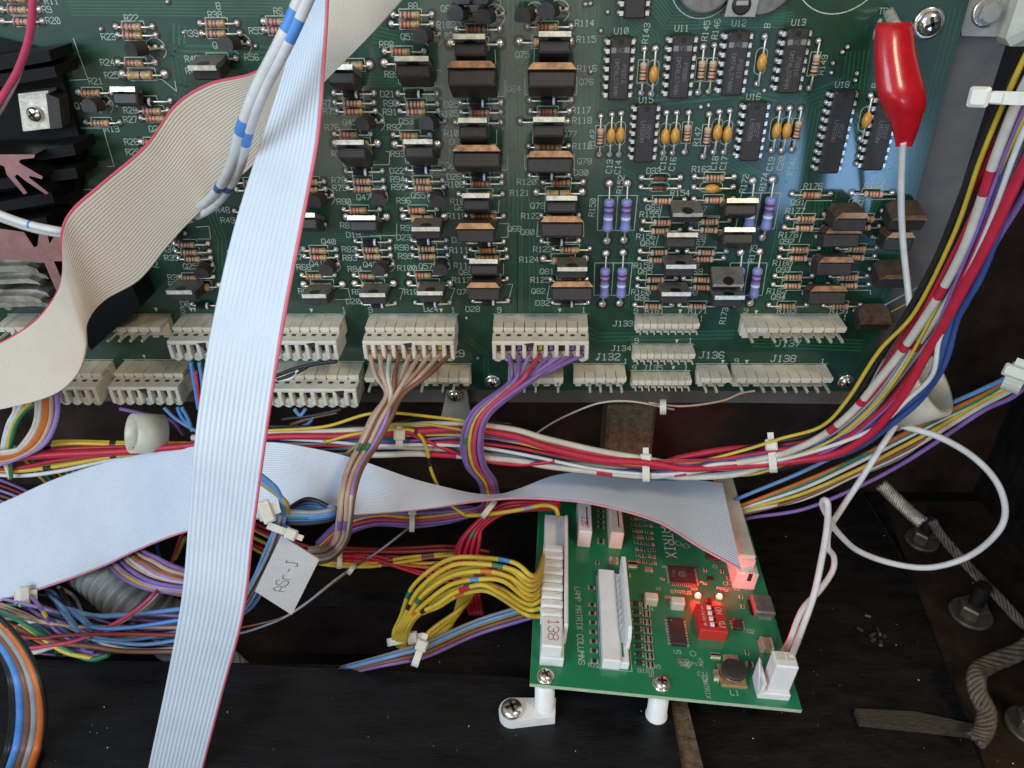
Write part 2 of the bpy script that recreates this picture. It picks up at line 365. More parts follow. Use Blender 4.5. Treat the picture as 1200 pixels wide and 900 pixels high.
tracks([(640, 190), (655, 360)], 1, 1, 5, m_pour); tracks([(600, 270), (600, 366)], 3, 2.3, 1.0, m_pour)
for y in (95, 165, 238, 278): tracks([(392, y), (470, y + 1), (520, y + 3)], 4, .9, .35)
for x, y in ((437, 40), (455, 205), (450, 285), (555, 190)): tracks([(x, y), (x + 28, y + 6), (x + 28, y + 60)], 5, 1.1, .5)
tracks([(80, 4), (380, 6)], 8, .9, .4); tracks([(210, 30), (210, 60), (340, 62)], 3, 1.6, .8)
tracks([(150, 48), (205, 60), (212, 100), (200, 200)], 3, 1.5, .9, m_pour)
tracks([(735, -10), (738, 25), (762, 45), (764, 60)], 6, .9, .35); tracks([(765, -5), (785, 22), (920, 20)], 7, .9, .38)
tracks([(820, 22), (930, 20)], 4, .8, .3); tracks([(700, 5), (697, 62), (706, 72)], 2, 1, .3); tracks([(700, 100), (697, 150), (705, 190), (740, 205), (765, 235)], 2, 1.3, .3)
tracks([(765, 118), (865, 108), (910, 118)], 3, 1.4, .6); tracks([(870, 200), (880, 200), (868, 225)], 2, 1.6, .3)
tracks([(1005, 60), (1000, 100), (950, 120), (935, 200), (915, 300), (895, 358)], 6, 1.3, .45)
tracks([(1120, 10), (1085, 140), (1040, 310)], 3, 1.5, .3); tracks([(970, 110), (1035, 200), (1010, 260)], 6, 1.2, .5)
tracks([(840, 180), (900, 215), (925, 205)], 4, 1.1, .4); tracks([(968, 225), (958, 345)], 6, 1.3, .5); tracks([(650, 365), (700, 395), (860, 392)], 3, 1.6, .8)
tracks([(545, 395), (570, 415), (570, 450)], 2, 1.5, .6); tracks([(175, 300), (230, 300)], 3, 1.2, .4); tracks([(240, 230), (260, 280), (262, 360)], 3, 1.5, .6)
tracks([(720, 230), (744, 300), (738, 362)], 4, 1.2, .4); tracks([(885, 400), (1010, 405)], 4, 1.5, .7)

def dome(mb, c, r=.95):
    n = 10; r *= 1.12; X = M.Translation(c)
    mb.lathe([(r * 1.62, .04), (r * 1.61, .045)], m_ring, n, X)  # near-black disc, showing as a ring around the dome
    mb.lathe([(r, .05), (r * .98, .3), (r * .75, .75), (r * .4, 1.05), (r * .12, 1.15)], m_sold, n, X)
PROTO = {}
def body_mesh(kind):
    if kind in PROTO: return PROTO[kind]
    mb = MB(); X = M.Rotation(math.pi / 2, 4, 'Y')
    def res(L, r, base, bands, neck=.86):
        # bands: (position 0..1, width mm, material)
        zs = [(-L / 2, r * .55), (-L / 2 + .35, r * .95), (-L * .34, r), (-L * .28, r * neck)]
        ze = [(L * .28, r * neck), (L * .34, r), (L / 2 - .35, r * .95), (L / 2, r * .55)]
        prof = zs[:]; mats = [base] * 3; 
        for p_, w_, m_ in bands:
            z = -L / 2 + p_ * L; rr = r if (p_ < .2 or p_ > .8) else r * neck
            for zz, mm in ((z - w_ / 2, base), (z + w_ / 2, m_)):
                prof.append((zz, rr)); 
        allp = sorted(set(prof + ze)); pm = []
        for a, b in zip(allp, allp[1:]):
            mid = (a[0] + b[0]) / 2; x = base
            for p_, w_, m_ in bands:
                if abs(mid - (-L / 2 + p_ * L)) < w_ / 2: x = m_
            pm.append(x)
        mb.lathe([(b_, a_) for a_, b_ in allp], base, 12, X, pm)
    if kind == 'r_pur': res(6.2, 1.15, m_tan, [(.18, .6, b_pur), (.40, .5, b_red), (.56, .5, b_pur), (.84, .5, b_gld)])
    elif kind == 'r_red': res(6.2, 1.15, m_tan, [(.16, .6, b_red), (.36, .5, b_red), (.54, .5, b_red), (.84, .5, b_gld)])
    elif kind == 'r_org': res(6.2, 1.12, m_pnk, [(.22, .5, b_bro), (.40, .5, b_org), (.56, .5, b_org), (.74, .55, b_red)])
    elif kind == 'r_mix': res(6.2, 1.15, m_tan, [(.18, .6, b_bro), (.38, .5, b_pur), (.56, .5, b_bro), (.72, .4, b_red)])
    elif kind == 'r_pnk': res(6.0, 1.15, m_pnk, [(.14, .6, b_blk), (.32, .6, b_org), (.5, .45, b_blk), (.66, .6, b_org)])
    elif kind == 'r_blk': res(8.0, 1.45, m_tan, [(.16, .5, b_gld), (.54, .5, b_blk), (.86, .6, b_gld)])
    elif kind == 'r_och': res(8.4, 1.4, m_brn, [(.18, .6, b_gld), (.42, .6, b_bro), (.6, .6, b_red), (.76, .6, b_bro)])
    elif kind == 'r_drk': res(6.2, 1.15, m_brn, [(.16, .6, b_red), (.36, .6, b_red), (.54, .6, b_red), (.76, .6, b_bro)])
    elif kind == 'd_blk': mb.lathe([(.9, -2.6), (1.25, -2.4), (1.25, 1.2), (1.27, 1.2), (1.27, 2.0), (1.25, 2.0), (1.25, 2.4), (.9, 2.6)], m_dio, 12, X, [m_dio, m_dio, b_wht, b_wht, m_dio, m_dio, m_dio])
    elif kind == 'd_gls': mb.lathe([(.5, -2.3), (.95, -1.9), (.8, -1), (.8, 1), (.95, 1.9), (.5, 2.3)], m_gls, 12, X, [m_gls, b_bro, m_gls, b_blk, m_gls])
    elif kind == 'cap': mb.lathe([(.25, -2.7), (.9, -2.1), (1.45, -.9), (1.5, .4), (1.1, 1.7), (.5, 2.4), (.2, 2.8)], m_cap, 12, X)
    elif kind == 'r_blue': mb.lathe([(1.1, -5.9), (1.75, -5.5), (1.9, -4.6), (1.65, -3.6), (1.6, -1.6), (1.65, -1.5), (1.65, -.6), (1.6, -.5), (1.6, 1.2), (1.62, 1.2), (1.62, 1.8), (1.6, 1.8), (1.62, 3.0), (1.72, 3.0), (1.72, 3.6), (1.85, 4.3), (1.75, 5.2), (1.1, 5.7)],
                                     m_blu, 14, X, [m_blu] * 5 + [b_wht] + [m_blu] * 3 + [b_mag] + [m_blu] * 2 + [b_mag] * 2 + [m_blu] * 3)
    PROTO[kind] = mb.mesh(kind); return PROTO[kind]
NAMES = {'d': 'diode', 'c': 'capacitor', 'r': 'resistor'}
def axial(kind, a, b, body, flip=False, hb=None, silkbox=True):
    """a, b: picture places of the two solder joints, body: picture place of the body's middle"""
    A, B_ = WALL.at(*a), WALL.at(*b); t = (B_ - A); t.z = 0; ang = math.atan2(t.y, t.x)
    r = 1.9 if kind == 'r_blue' else 1.6 if kind in ('r_blk', 'r_och', 'cap') else 1.25
    Bc = WALL.at(body[0], body[1], r + .2)
    s = max(0, min(t.length, (Bc - A).dot(t.normalized()))); Bc = A + t.normalized() * s; Bc.z = r + .25
    if kind == 'cap': Bc.z = 1.7
    tilt = random.uniform(-.03, .03)
    X = WALL.mat(Bc, ang + (math.pi if flip else 0) + tilt) @ M.Rotation(random.uniform(-.6, .6), 4, 'X')
    o = put(NAMES[kind[0]], body_mesh(kind), board, X)
    L = MB(); u = t.normalized(); half = 2.4
    L.tube([A + V((0, 0, .2)), A + V((0, 0, Bc.z * .85)) + u * .35, A + V((0, 0, Bc.z)) + u * .9, Bc - u * half, Bc + u * half, B_ + V((0, 0, Bc.z)) - u * .9, B_ + V((0, 0, Bc.z * .85)) - u * .35, B_ + V((0, 0, .2))], .34, m_lead, 6)
    rr = 1.25 if kind in ('r_blk', 'r_blue') else random.uniform(.85, 1.0)
    dome(L, A, rr); dome(L, B_, rr)
    put('lead', L, o, WALL.mat())
    if silkbox:
        hw = {'r_blk': (4.3, 1.9), 'r_och': (4.4, 1.8), 'cap': (3.8, 1.75)}.get(kind, (3.4, 1.5)); nn = V((-u.y, u.x, 0))
        c = V((Bc.x, Bc.y, 0)) - V((0, .5, 0)) * 0
        if kind in ('cap', 'd_gls'):
            pts = []
            for k in range(17):
                th = math.pi * 2 * k / 16; pts.append(c + u * ((hw[0] - hw[1]) * (1 if math.cos(th) > 0 else -1) + hw[1] * math.cos(th)) + nn * hw[1] * math.sin(th))
        else: pts = [c + u * i * hw[0] + nn * j * hw[1] for i, j in ((-1, -1), (1, -1), (1, 1), (-1, 1), (-1, -1))]
        silk.line(pts, .22, m_silk, .07)
    return o
# horizontal parts: kind, left joint x, right joint x, y, body centre x
HD = """r_pur 3 46 11 20;r_pur 4 50 25 27;r_pur 6 44 -2 18;r_pur 136 179 31 154;r_pur 139 183 41 155;r_red 139 182 73 157;r_blk 144 193 87 164;r_red 92 131 108 106;r_mix 101 141 143 117;
r_pur 162 197 129 178;r_red 166 205 138 182;d_blk 155 200 118 170;r_pur 235 278 27 252;r_pur 237 281 39 253;r_pur 235 277 68 253;r_pur 309 350 25 323;r_pur 310 352 35 325;r_red 165 205 166 178;r_red 168 208 175 182;
r_pur 461 506 17 480;r_red 459 506 28 480;r_red 451 497 60 470;r_blk 451 500 74 478;r_blk 386 433 76 410;d_blk 467 512 109 485;r_mix 467 513 121 487;r_pur 469 514 130 488;d_blk 392 438 109 412;
r_mix 393 438 120 413;r_pur 396 440 130 414;r_drk 536 585 34 558;r_blk 528 586 51 556;d_blk 540 587 120 560;r_drk 541 587 131 562;r_drk 534 587 143 560;r_red 619 669 31 641;r_blk 609 668 49 640;
d_blk 621 669 117 643;r_drk 622 667 130 642;r_drk 610 665 142 640;r_red 392 434 157 409;r_blk 393 442 168 418;r_red 461 504 158 480;r_blk 463 513 169 486;d_blk 406 448 200 423;d_blk 477 521 198 494;
r_mix 406 449 211 424;r_pur 408 450 220 425;r_mix 477 519 211 494;r_pur 477 520 219 496;r_red 403 445 245 420;r_red 471 512 245 489;r_blk 406 453 254 428;r_blk 473 521 254 495;r_pur 345 380 212 362;r_pur 345 381 221 362;
d_blk 544 588 206 562;r_drk 545 588 214 563;r_och 538 589 227 562;r_och 547 590 253 566;r_och 620 666 171 642;d_blk 621 666 205 641;r_drk 637 683 213 658;r_blk 629 682 225 654;r_och 635 678 252 656;
d_blk 548 590 283 568;r_drk 552 593 292 571;r_och 546 594 301 571;r_och 554 594 326 572;d_blk 555 595 352 573;d_blk 635 678 282 653;r_red 649 691 291 668;r_blk 637 686 303 660;r_och 646 687 327 667;d_blk 648 689 354 665;
r_pur 356 394 292 372;r_pur 357 395 300 373;r_red 354 392 322 368;r_blk 356 401 333 376;d_blk 417 457 282 434;r_mix 418 457 291 434;r_pur 419 458 299 436;r_red 415 452 322 430;r_blk 416 461 332 436;d_blk 425 463 355 443;
r_mix 484 523 290 500;r_pur 484 525 299 501;d_blk 483 523 281 497;r_red 479 516 321 496;r_blk 480 527 332 501;d_blk 487 527 354 505;
r_mix 205 244 285 218;r_mix 207 246 294 221;r_pnk 210 247 302 225;r_red 212 250 324 222;r_blk 214 257 334 232;d_blk 226 262 356 238;r_red 275 312 247 291;r_mix 278 316 213 295;r_mix 278 316 222 297;
d_gls 752 797 208 774;d_gls 751 796 219 773;r_mix 814 860 207 838;cap 813 859 219 835;r_org 756 802 234 777;r_org 813 859 233 837;r_org 754 800 259 776;r_org 752 797 269 774;r_org 750 794 294 773;r_org 749 793 303 771;
r_org 747 792 326 769;r_org 747 789 335 768;r_org 744 787 357 766;r_org 810 855 258 832;r_org 809 854 268 831;r_org 805 851 294 828;r_org 803 848 302 826;r_org 801 846 326 823;r_org 801 845 335 822;r_org 796 838 357 818;
r_red 928 973 227 952;r_org 998 1045 226 1024;r_mix 923 968 255 945;r_org 919 965 266 943;r_mix 990 1034 255 1014;r_org 985 1030 265 1010;r_mix 915 960 291 938;r_org 913 955 301 936;r_mix 908 952 323 930;r_org 906 950 333 929;
r_mix 901 945 357 923;r_mix 981 1027 290 1005;r_org 979 1025 300 1003;r_mix 973 1016 323 996;r_org 970 1018 333 995;r_mix 965 1008 357 985"""
for ln in HD.replace('\n', '').split(';'):
    k, a, b, y, bc = ln.split(); a, b, y, bc = map(float, (a, b, y, bc))
    axial(k, (a, y), (b, y), (bc, y), silkbox=k != 'd_blk' or random.random() < .6)
# upright ones: kind, top joint, bottom joint, body centre
VD = """r_pnk 755 57 751 109 85;cap 768 57 763 110 87;r_pnk 824 55 818 108 83;r_pnk 837 53 830 107 83;cap 896 43 887 98 73;r_pnk 959 48 948 103 76;r_pnk 704 136 702 181 161;cap 717 134 714 181 159;cap 728 133 725 181 158;
cap 781 132 777 179 160;cap 793 132 788 179 159;r_pnk 807 132 802 178 157;r_pnk 831 134 824 183 160;cap 843 131 836 178 155;cap 855 130 848 178 157;cap 913 127 904 176 153;cap 925 127 916 176 153;r_pnk 938 127 928 175 153;
cap 1020 112 1008 162 141;r_blue 714 215 711 282 252;r_blue 735 215 731 281 252;r_blue 882 212 874 278 250;r_blue 905 211 893 278 250;r_blue 710 297 706 356 331;r_blue 730 296 726 355 331;r_blue 868 296 861 356 331;r_blue 890 295 879 355 331"""
for ln in VD.replace('\n', '').split(';'):
    k, a, b, c_, d, e = ln.split(); a, b, c_, d, e = map(float, (a, b, c_, d, e))
    f = (e - b) / (d - b)
    axial(k, (c_, d), (a, b), (a + (c_ - a) * f, e), silkbox=k != 'r_blue')
for q in ([(701, 229), (747, 229), (743, 270), (700, 270)], [(697, 308), (741, 308), (737, 346), (696, 346)], [(869, 226), (915, 226), (907, 268), (862, 268)], [(856, 308), (899, 308), (893, 346), (850, 346)]):
    WL(q + [q[0]]); WL([((q[0][0] + q[1][0]) / 2, q[0][1]), ((q[2][0] + q[3][0]) / 2, q[2][1])])
# small round-backed transistors: body place, joints place
def small_transistor(bxp, byp, sx, sy, h=7):
    c = WALL.at(bxp, byp, h); s0 = WALL.at(sx, sy); d = (c - s0).normalized()
    ax = V((d.x * .6, d.y * .6, .75)).normalized(); r = V((1, 0, 0)); r = (r - ax * r.dot(ax)).normalized(); u = ax.cross(r)
    X = M((r, u, ax)).transposed().to_4x4(); X.translation = c - ax * 2.4
    mb = MB(); pr = [(2.6 * math.cos(a), 2.6 * math.sin(a)) for a in [math.radians(-35 + 250 * k / 12) for k in range(13)]]
    mb.prism(pr, -2.3, 2.3, m_epx, X)
    o = put('transistor', mb, board, WALL.mat())
    L = MB()
    for k in (-1, 0, 1):
        f = s0 + V((k * 2.3, -abs(k) * .2 + .5, 0)); g = c - ax * 4.6 + r * k * 1.27
        L.tube([f, f + V((0, 0, 1.6)), g, g + ax * .6], .3, m_lead, 5); dome(L, f, .8)
    put('lead', L, o, WALL.mat())
    silk.line([s0 + V((3.1 * math.cos(a), 3.1 * math.sin(a), 0)) for a in [math.radians(-60 + 300 * k / 14) for k in range(15)]], .2, m_silk, .07)
for q in ((153, 60, 183, 57), (264, 53, 283, 52), (104, 126, 121, 122), (492, 44, 507, 42), (533, 17, 548, 20), (565, 22, 580, 18), (541, -2, 556, 2), (562, -2, 575, 0), (612, 20, 627, 16), (640, 14, 655, 13), (499, 146, 513, 143), (424, 147, 440, 143),
          (443, 236, 444, 229), (513, 238, 511, 230), (368, 238, 382, 230), (382, 318, 389, 310), (443, 318, 453, 310), (516, 318, 518, 310), (236, 322, 242, 311)): small_transistor(*q)
# power transistors: tab end strip x0, x1, y, height; base y
def power_transistor(x0, x1, ys, yb, hs=14, kind='tin', thick=4.4, tabh=None, skew=0):
    a, b = WALL.at(x0, ys, hs), WALL.at(x1, ys, hs); c = (a + b) / 2
    base = WALL.at((x0 + x1) / 2 + skew, yb - (11 if kind == 'cop' else 7), 2); X_ = (b - a); W_ = X_.length; X_.normalize()
    Z_ = (c - base); Lh = Z_.length; Z_ = (Z_ - X_ * Z_.dot(X_)).normalized(); Y_ = Z_.cross(X_)
    if Y_.y < 0: Y_ = -Y_
    X = M((X_, Y_, Z_)).transposed().to_4x4(); X.translation = base
    tm, body_d = {'tin': (m_tab, m_epx), 'cop': (m_cop, m_epx), 'dull': (m_tab, m_epx)}[kind]
    bh = Lh * (.80 if kind != 'cop' else .93); mb = MB()
    mb.box((0, -thick / 2, bh / 2), (W_ * (1 if kind != 'cop' else .97), thick, bh), m_epx, X, bev=.5)
    o = put('power_transistor', mb, board, WALL.mat())
    T = MB(); hw = W_ / 2  # tab ends brighter than faces: the light they catch is in the colours
    if kind == 'cop':
        T.prism([(-hw, .2), (-hw + 1.6, .2 + 1.9), (hw - 1.6, 2.1), (hw, .2)], .3, Lh, m_cop, X, side=m_copf)
    else:
        T.prism([(-hw, .02), (-hw, 1.5), (hw, 1.5), (hw, .02)], .2, Lh, tm, X, side=m_tabd)
        T.lathe([(1.9, 0), (1.9, .04)], m_dark, 14, X @ M.Translation((0, 1.53, Lh * .82)) @ M.Rotation(-math.pi / 2, 4, 'X'))
        T.lathe([(1.9, 0), (1.9, .04)], m_dark, 14, X @ M.Translation((0, -.03, Lh * .82)) @ M.Rotation(math.pi / 2, 4, 'X'))
    put('tab', T, o, WALL.mat())
    L = MB()
    for k in (-1, 0, 1):
        g = X @ V((k * 2.54 * (2 if kind == 'cop' else 1), -thick * .5, .2)); f = V((g.x, g.y - .5, 0)); L.tube([f, g], .45, m_lead, 5); dome(L, f, .8)
    put('lead', L, o, WALL.mat())
    return o
PT = """tin 139 168 108 118 6;tin 235 268 82 77 12;tin 470 510 72 95 13;tin 393 425 82 99 13;tin 536 573 46 70 14;cop 528 586 80 108 14;tin 541 575 144 167 14;tin 630 668 43 67 14;
cop 617 675 82 106 14;tin 624 661 143 163 14;tin 405 438 170 190 13;tin 480 514 169 188 13;tin 358 381 255 266 12;tin 416 449 258 268 12;tin 487 520 271 266 12;cop 533 590 178 196 12;
tin 545 577 232 245 13;cop 537 583 269 272 14;cop 616 672 185 196 13;tin 639 675 235 246 13;cop 632 683 261 274 12;tin 553 586 309 320 12;cop 549 589 338 340 13;tin 652 687 318 313 12;
cop 644 694 337 346 12;tin 363 391 349 344 12;tin 428 458 348 343 12;tin 493 523 346 341 12;tin 194 214 270 276 7;tin 210 240 344 339 12;tin 785 820 254 246 9;tin 777 813 278 284 9;
tin 775 810 315 310 12;tin 770 804 347 342 12;tin 843 880 238 250 10;tin 840 876 272 286 10;tin 832 868 336 322 9;tin 830 865 351 346 12;cop 968 1008 256 255 11;cop 1036 1078 258 251 10;
cop 957 1000 274 282 9;cop 1028 1062 279 282 9;cop 950 992 308 314 9;cop 1022 1060 327 320 10;cop 940 984 342 350 9;cop 1003 1042 380 370 9"""
for ln in PT.replace('\n', '').split(';'):
    k, *r = ln.split(); r = list(map(float, r))
    power_transistor(r[0], r[1], r[2], r[3], r[4], k, 3.6 if k == 'tin' else 4.6)
for q in ([(626, 56), (626, 76), (665, 76), (665, 64)], [(615, 91), (615, 111), (676, 111), (676, 90)], [(625, 150), (624, 168), (660, 168), (661, 152)], [(534, 108), (535, 113), (592, 113), (592, 94)], [(580, 58), (581, 75), (544, 76)], [(548, 161), (548, 169), (582, 169), (582, 152)],
          [(538, 199), (595, 199), (595, 182)], [(615, 181), (615, 198), (673, 198), (673, 180)], [(553, 249), (584, 249), (585, 235)], [(639, 232), (638, 248), (674, 249)], [(630, 260), (629, 277), (684, 277), (684, 260)], [(585, 262), (596, 262), (595, 278), (587, 278)], [(553, 322), (590, 322), (590, 309)],
          [(484, 97), (484, 101), (518, 101), (520, 84), (512, 82)], [(423, 193), (456, 193), (457, 178), (452, 177)], [(490, 190), (526, 190), (527, 174)], [(434, 276), (465, 276), (465, 262)], [(393, 351), (411, 351), (408, 338), (398, 338)], [(469, 351), (473, 338), (468, 338)], [(528, 351), (533, 338), (526, 337)],
          [(597, 348), (601, 333), (595, 333)], [(644, 334), (641, 350), (646, 350)], [(205, 95), (207, 107), (190, 93), (170, 93)], [(230, 266), (245, 265), (247, 280), (232, 280)], [(772, 258), (776, 239), (812, 239)], [(936, 262), (945, 235), (975, 235)], [(1003, 262), (1012, 234), (1050, 233)],
          [(86, 45), (103, 93), (82, 94)], [(72, 105), (85, 150), (121, 150), (134, 195), (126, 195)], [(69, 228), (69, 222), (125, 222)], [(160, 308), (181, 341)], [(829, 268), (829, 255), (865, 254)], [(768, 290), (772, 274), (810, 274)], [(936, 284), (940, 271), (975, 271)], [(924, 318), (930, 305), (960, 305)], [(916, 352), (922, 340), (960, 340)], [(990, 312), (996, 304), (1030, 304)], [(982, 352), (986, 340), (1020, 340), (1020, 345)]):
    WL(q)
# integrated circuits
def chip(cx, cy, npin, rowp=7.62, h=3.6, rot=-.13, text=(), wide=6.4, top=None, ln=None):
    c = WALL.at(cx, cy, h); c.z = 0; L_ = ln or npin * 2.54 + .2
    X = WALL.mat(c, rot * 0)
    mb = MB().box((0, 0, 2.1), (wide, L_, 3.2), m_epx, bev=.5)
    mb.lathe([(.9, 0), (.9, .05)], m_dark, 10, M.Translation((0, L_ / 2 - 1.1, 3.68)))
    if text:
        mb.box((-wide * .32, L_ * .31, 3.70), (1.5, 1.5, .02), m_mark); mb.box((wide * .30, L_ * .31, 3.70), (1.5, 1.5, .02), m_mark)
        letters(mb, text[0], (.1, L_ * .31), 1.2, m_mark, 0, 3.73)
        letters(mb, text[1], (1.3, -1.2), 1.25, m_mark, -math.pi / 2, 3.73); letters(mb, text[2], (-.9, -2.2), 1.25, m_mark, -math.pi / 2, 3.73)
    else:
        for k, x in enumerate((-.9, .9)): letters(mb, ('LM339N', '8527')[k], (x, 1), 1.3, m_mark, -math.pi / 2, 3.73)
    o = put('integrated_circuit', mb, board, X)
    if 'leg' not in PROTO:
        g = MB(); g.box((.45, 0, 2.1), (.9, 1.3, .3), m_sold); g.box((.95, 0, 1.2), (.3, 1.3, 2.1), m_sold, top=(1, 1)); g.box((.95, 0, .3), (.35, .5, 1.2), m_sold)
        dome(g, V((1.0, 0, 0)), .75); PROTO['leg'] = g.mesh('leg')
    for s in (-1, 1):
        for k in range(npin):
            y = (k - (npin - 1) / 2) * 2.54
            put('leg', PROTO['leg'], o, X @ M.Translation(V((s * wide / 2, y, 0)) * K) @ (M.Rotation(math.pi, 4, 'Z') if s < 0 else M.Identity(4)))
    return o
chip(726, 82, 7, text=('AO', 'P9318', 'DM74LS74AN')); chip(798, 80, 7, text=('XT', 'P9306', 'DM74LS74AN')); chip(862, 76, 7, text=('AO', 'P9318', 'DM74LS74AN')); chip(930, 73, 7, text=('AO', 'P9318', 'DM74LS74AN'))
chip(756, 158, 7, wide=6.2); chip(883, 156, 7, wide=6.2); chip(981, 157, 10); chip(1033, 158, 9); chip(746, -18, 7)
# big round capacitors cut by the top edge: printed rings and a bracket
for cx, cy, r in ((825, -21, 9.6), (988, -45, 13.5)):
    c = WALL.at(cx, cy); silk.line([c + V((r * math.cos(a), r * math.sin(a), 0)) for a in [2 * math.pi * k / 40 for k in range(41)]], .3, m_silk, .08)
c = WALL.at(868, -2)
bh = put('battery_clip', MB().prism([(-5, -4.2), (-3.5, 6), (-1, 14), (5.5, 14), (3.8, -4.4)], 3.5, 4.4, m_brl), board, WALL.mat(c))
put('rivet', MB().lathe([(2.7, 4.4), (2.7, 4.8), (2.2, 5.1)], m_dark, 18, M.Translation((-.6, -1.2, 0))), bh, WALL.mat(c))
put('rivet_slot', MB().box((-.6, -.6, 5.2), (3.4, 1.2, .3), m_brl), bh, WALL.mat(c))
put('battery_clip', MB().lathe([(8.2, 1), (8.2, 3), (7.4, 3.4)], m_tabd, 30), board, WALL.mat(WALL.at(825, -21)))
put('battery_clip', MB().lathe([(11, 1), (11, 3), (10.4, 3.4)], m_tabd, 30), board, WALL.mat(WALL.at(890, -32)))
# vias and test points
via = MB()
for a, b in ((686, 5), (692, 4), (712, 14), (704, 36), (692, 84), (993, 55), (987, 61), (976, 74), (974, 85), (1004, 86), (1002, 94), (895, 106), (821, 125), (830, 123), (547, 372), (560, 419), (866, 38), (197, 2), (216, 38), (119, 34), (274, 298), (268, 294), (631, 395), (300, 54), (181, 299), (700, 420)):
    dome(via, WALL.at(a, b), .62)
put('solder_points', via, board, WALL.mat())['kind'] = 'stuff'
# lettering
TX = """R9 55 11;R20 62 24;R11 60 1;R22 154 21;R23 127 43;R24 126 73;R25 131 88;R21 112 95;Q17 136 121;Q1 93 124;R19 131 151;D9 149 118;R26 153 129;R27 153 140;Q2 180 151;R28 154 166;R29 156 178;R38 252 17;B 256 7;R39 224 39;Q 252 53;R40 225 69;R41 226 83;R56 295 67;
R55 300 36;RS 326 13;88 484 7;Q51 478 43;R88 453 52;R89 459 87;Q52 475 95;D21 454 110;R90 458 121;R91 457 131;R74 386 121;R75 387 130;Q53 476 142;Q45 410 143;Q61 525 10;R102 523 29;R103 520 42;Q64 602 104;D25 529 122;R105 526 133;R114 685 27;R115 687 46;Q75 612 64;
R116 688 80;Q76 687 96;R117 681 129;R118 682 141;R76 389 149;R77 397 180;R92 462 149;R93 466 180;Q54 483 188;D18 411 192;D22 465 200;R78 397 211;R79 398 220;R94 466 210;R95 467 219;Q47 426 231;Q55 490 229;R80 403 236;R96 473 235;R81 407 264;R97 478 267;
D19 414 275;R106 532 156;Q65 535 166;Q66 530 194;D26 532 207;R108 533 216;R109 539 236;Q67 541 243;R110 535 253;Q68 603 268;Q77 668 157;R119 682 171;Q78 685 189;D30 681 202;R120 617 213;R121 609 226;Q79 630 241;R122 622 253;Q80 618 272;D27 538 281;R111 538 293;
R112 543 311;Q69 546 319;R113 541 328;Q70 544 342;D28 554 362;R123 636 292;R124 620 304;Q81 641 318;R125 633 328;Q82 631 341;D32 636 355;9 585 363;1 684 363;Q40 385 283;R66 350 292;67 349 301;Q41 371 309;R68 356 313;R69 358 341;R82 409 292;R83 410 302;Q49 434 310;
R84 416 315;R85 421 342;D20 414 353;R98 471 290;R99 475 300;D23 473 278;Q57 499 312;R100 477 314;R101 485 342;D24 505 362;9 434 363;1 531 363;1 403 363;D7 198 286;R34 198 292;R35 201 302;Q25 223 312;R36 205 325;R37 206 333;D8 217 356;R2 180 310;S 214 363;R48 261 246;R49 267 258;
U10 728 36;U11 799 33;U12 866 27;U13 936 26;U15 757 117;U16 883 113;U18 987 99;TP8 1038 13;D33 766 200;R162 822 198;R154 797 226;Q83 765 243;R155 761 251;R156 757 277;Q84 759 285;R158 754 311;Q85 756 318;R160 751 342;Q86 752 349;R161 767 364;Q87 820 245;Q88 819 278;R167 815 286;
Q89 811 310;R169 812 318;Q90 809 343;R171 818 364;R176 953 218;R184 1024 217;Q91 935 237;R177 932 247;Q95 1003 236;95 1002 244;R178 924 275;Q92 922 283;76 993 282;R180 917 308;Q93 918 316;R182 910 341;Q94 912 348;Q98 975 348;R183 922 364;R191 984 364;9 874 364;1 990 372;9 745 364;
1 822 373;9 746 399;1 809 399;9 743 431;1 804 431;1 733 423;9 863 423;1 964 423"""
for e in TX.replace('\n', '').split(';'):
    t_, a, b = e.split(); WT(t_, float(a), float(b))
for t_, a, b in (('R143', 757, 39), ('R145', 827, 36), ('R146', 839, 34), ('R149', 964, 76), ('R142', 694, 163), ('C13', 714, 195), ('C14', 724, 196), ('C15', 777, 191), ('C16', 788, 192), ('R147', 817, 160), ('C18', 837, 191), ('C17', 848, 191), ('C19', 903, 192), ('C20', 915, 191), ('R148', 928, 194),
                 ('R150', 694, 243), ('R152', 727, 216), ('R172', 872, 215), ('R174', 895, 213), ('R175', 882, 297), ('R173', 848, 370), ('B', 899, 30), ('B', 1025, 100)):
    WT(t_, a, b, 7, math.pi / 2 - .06)
for t_, a, b in (('J133', 730, 379), ('J134', 728, 408), ('J132', 712, 418), ('J136', 834, 416), ('J138', 918, 420), ('J137', 924, 402), ('J135', 765, 431), ('29', 537, 414)):
    WT(t_, a, b, 9.5 if t_ not in ('J133', 'J134', 'J135') else 7.5)
for a, b in ((656, 364), (365, 364), (517, 364), (797, 365), (793, 400), (789, 431), (886, 366), (875, 424), (847, 424), (183, 363), (224, 363), (169, 418), (228, 363)):
    c = WALL.at(a, b); silk.add([c + V((-.7, .9, .07)), c + V((.7, .9, .07)), c + V((0, -.9, .07))], [(2, 1, 0)], m_silk)
put('copper_tracks', trace, board, WALL.mat())['kind'] = 'stuff'
put('silkscreen_print', silk, board, WALL.mat())['kind'] = 'stuff'

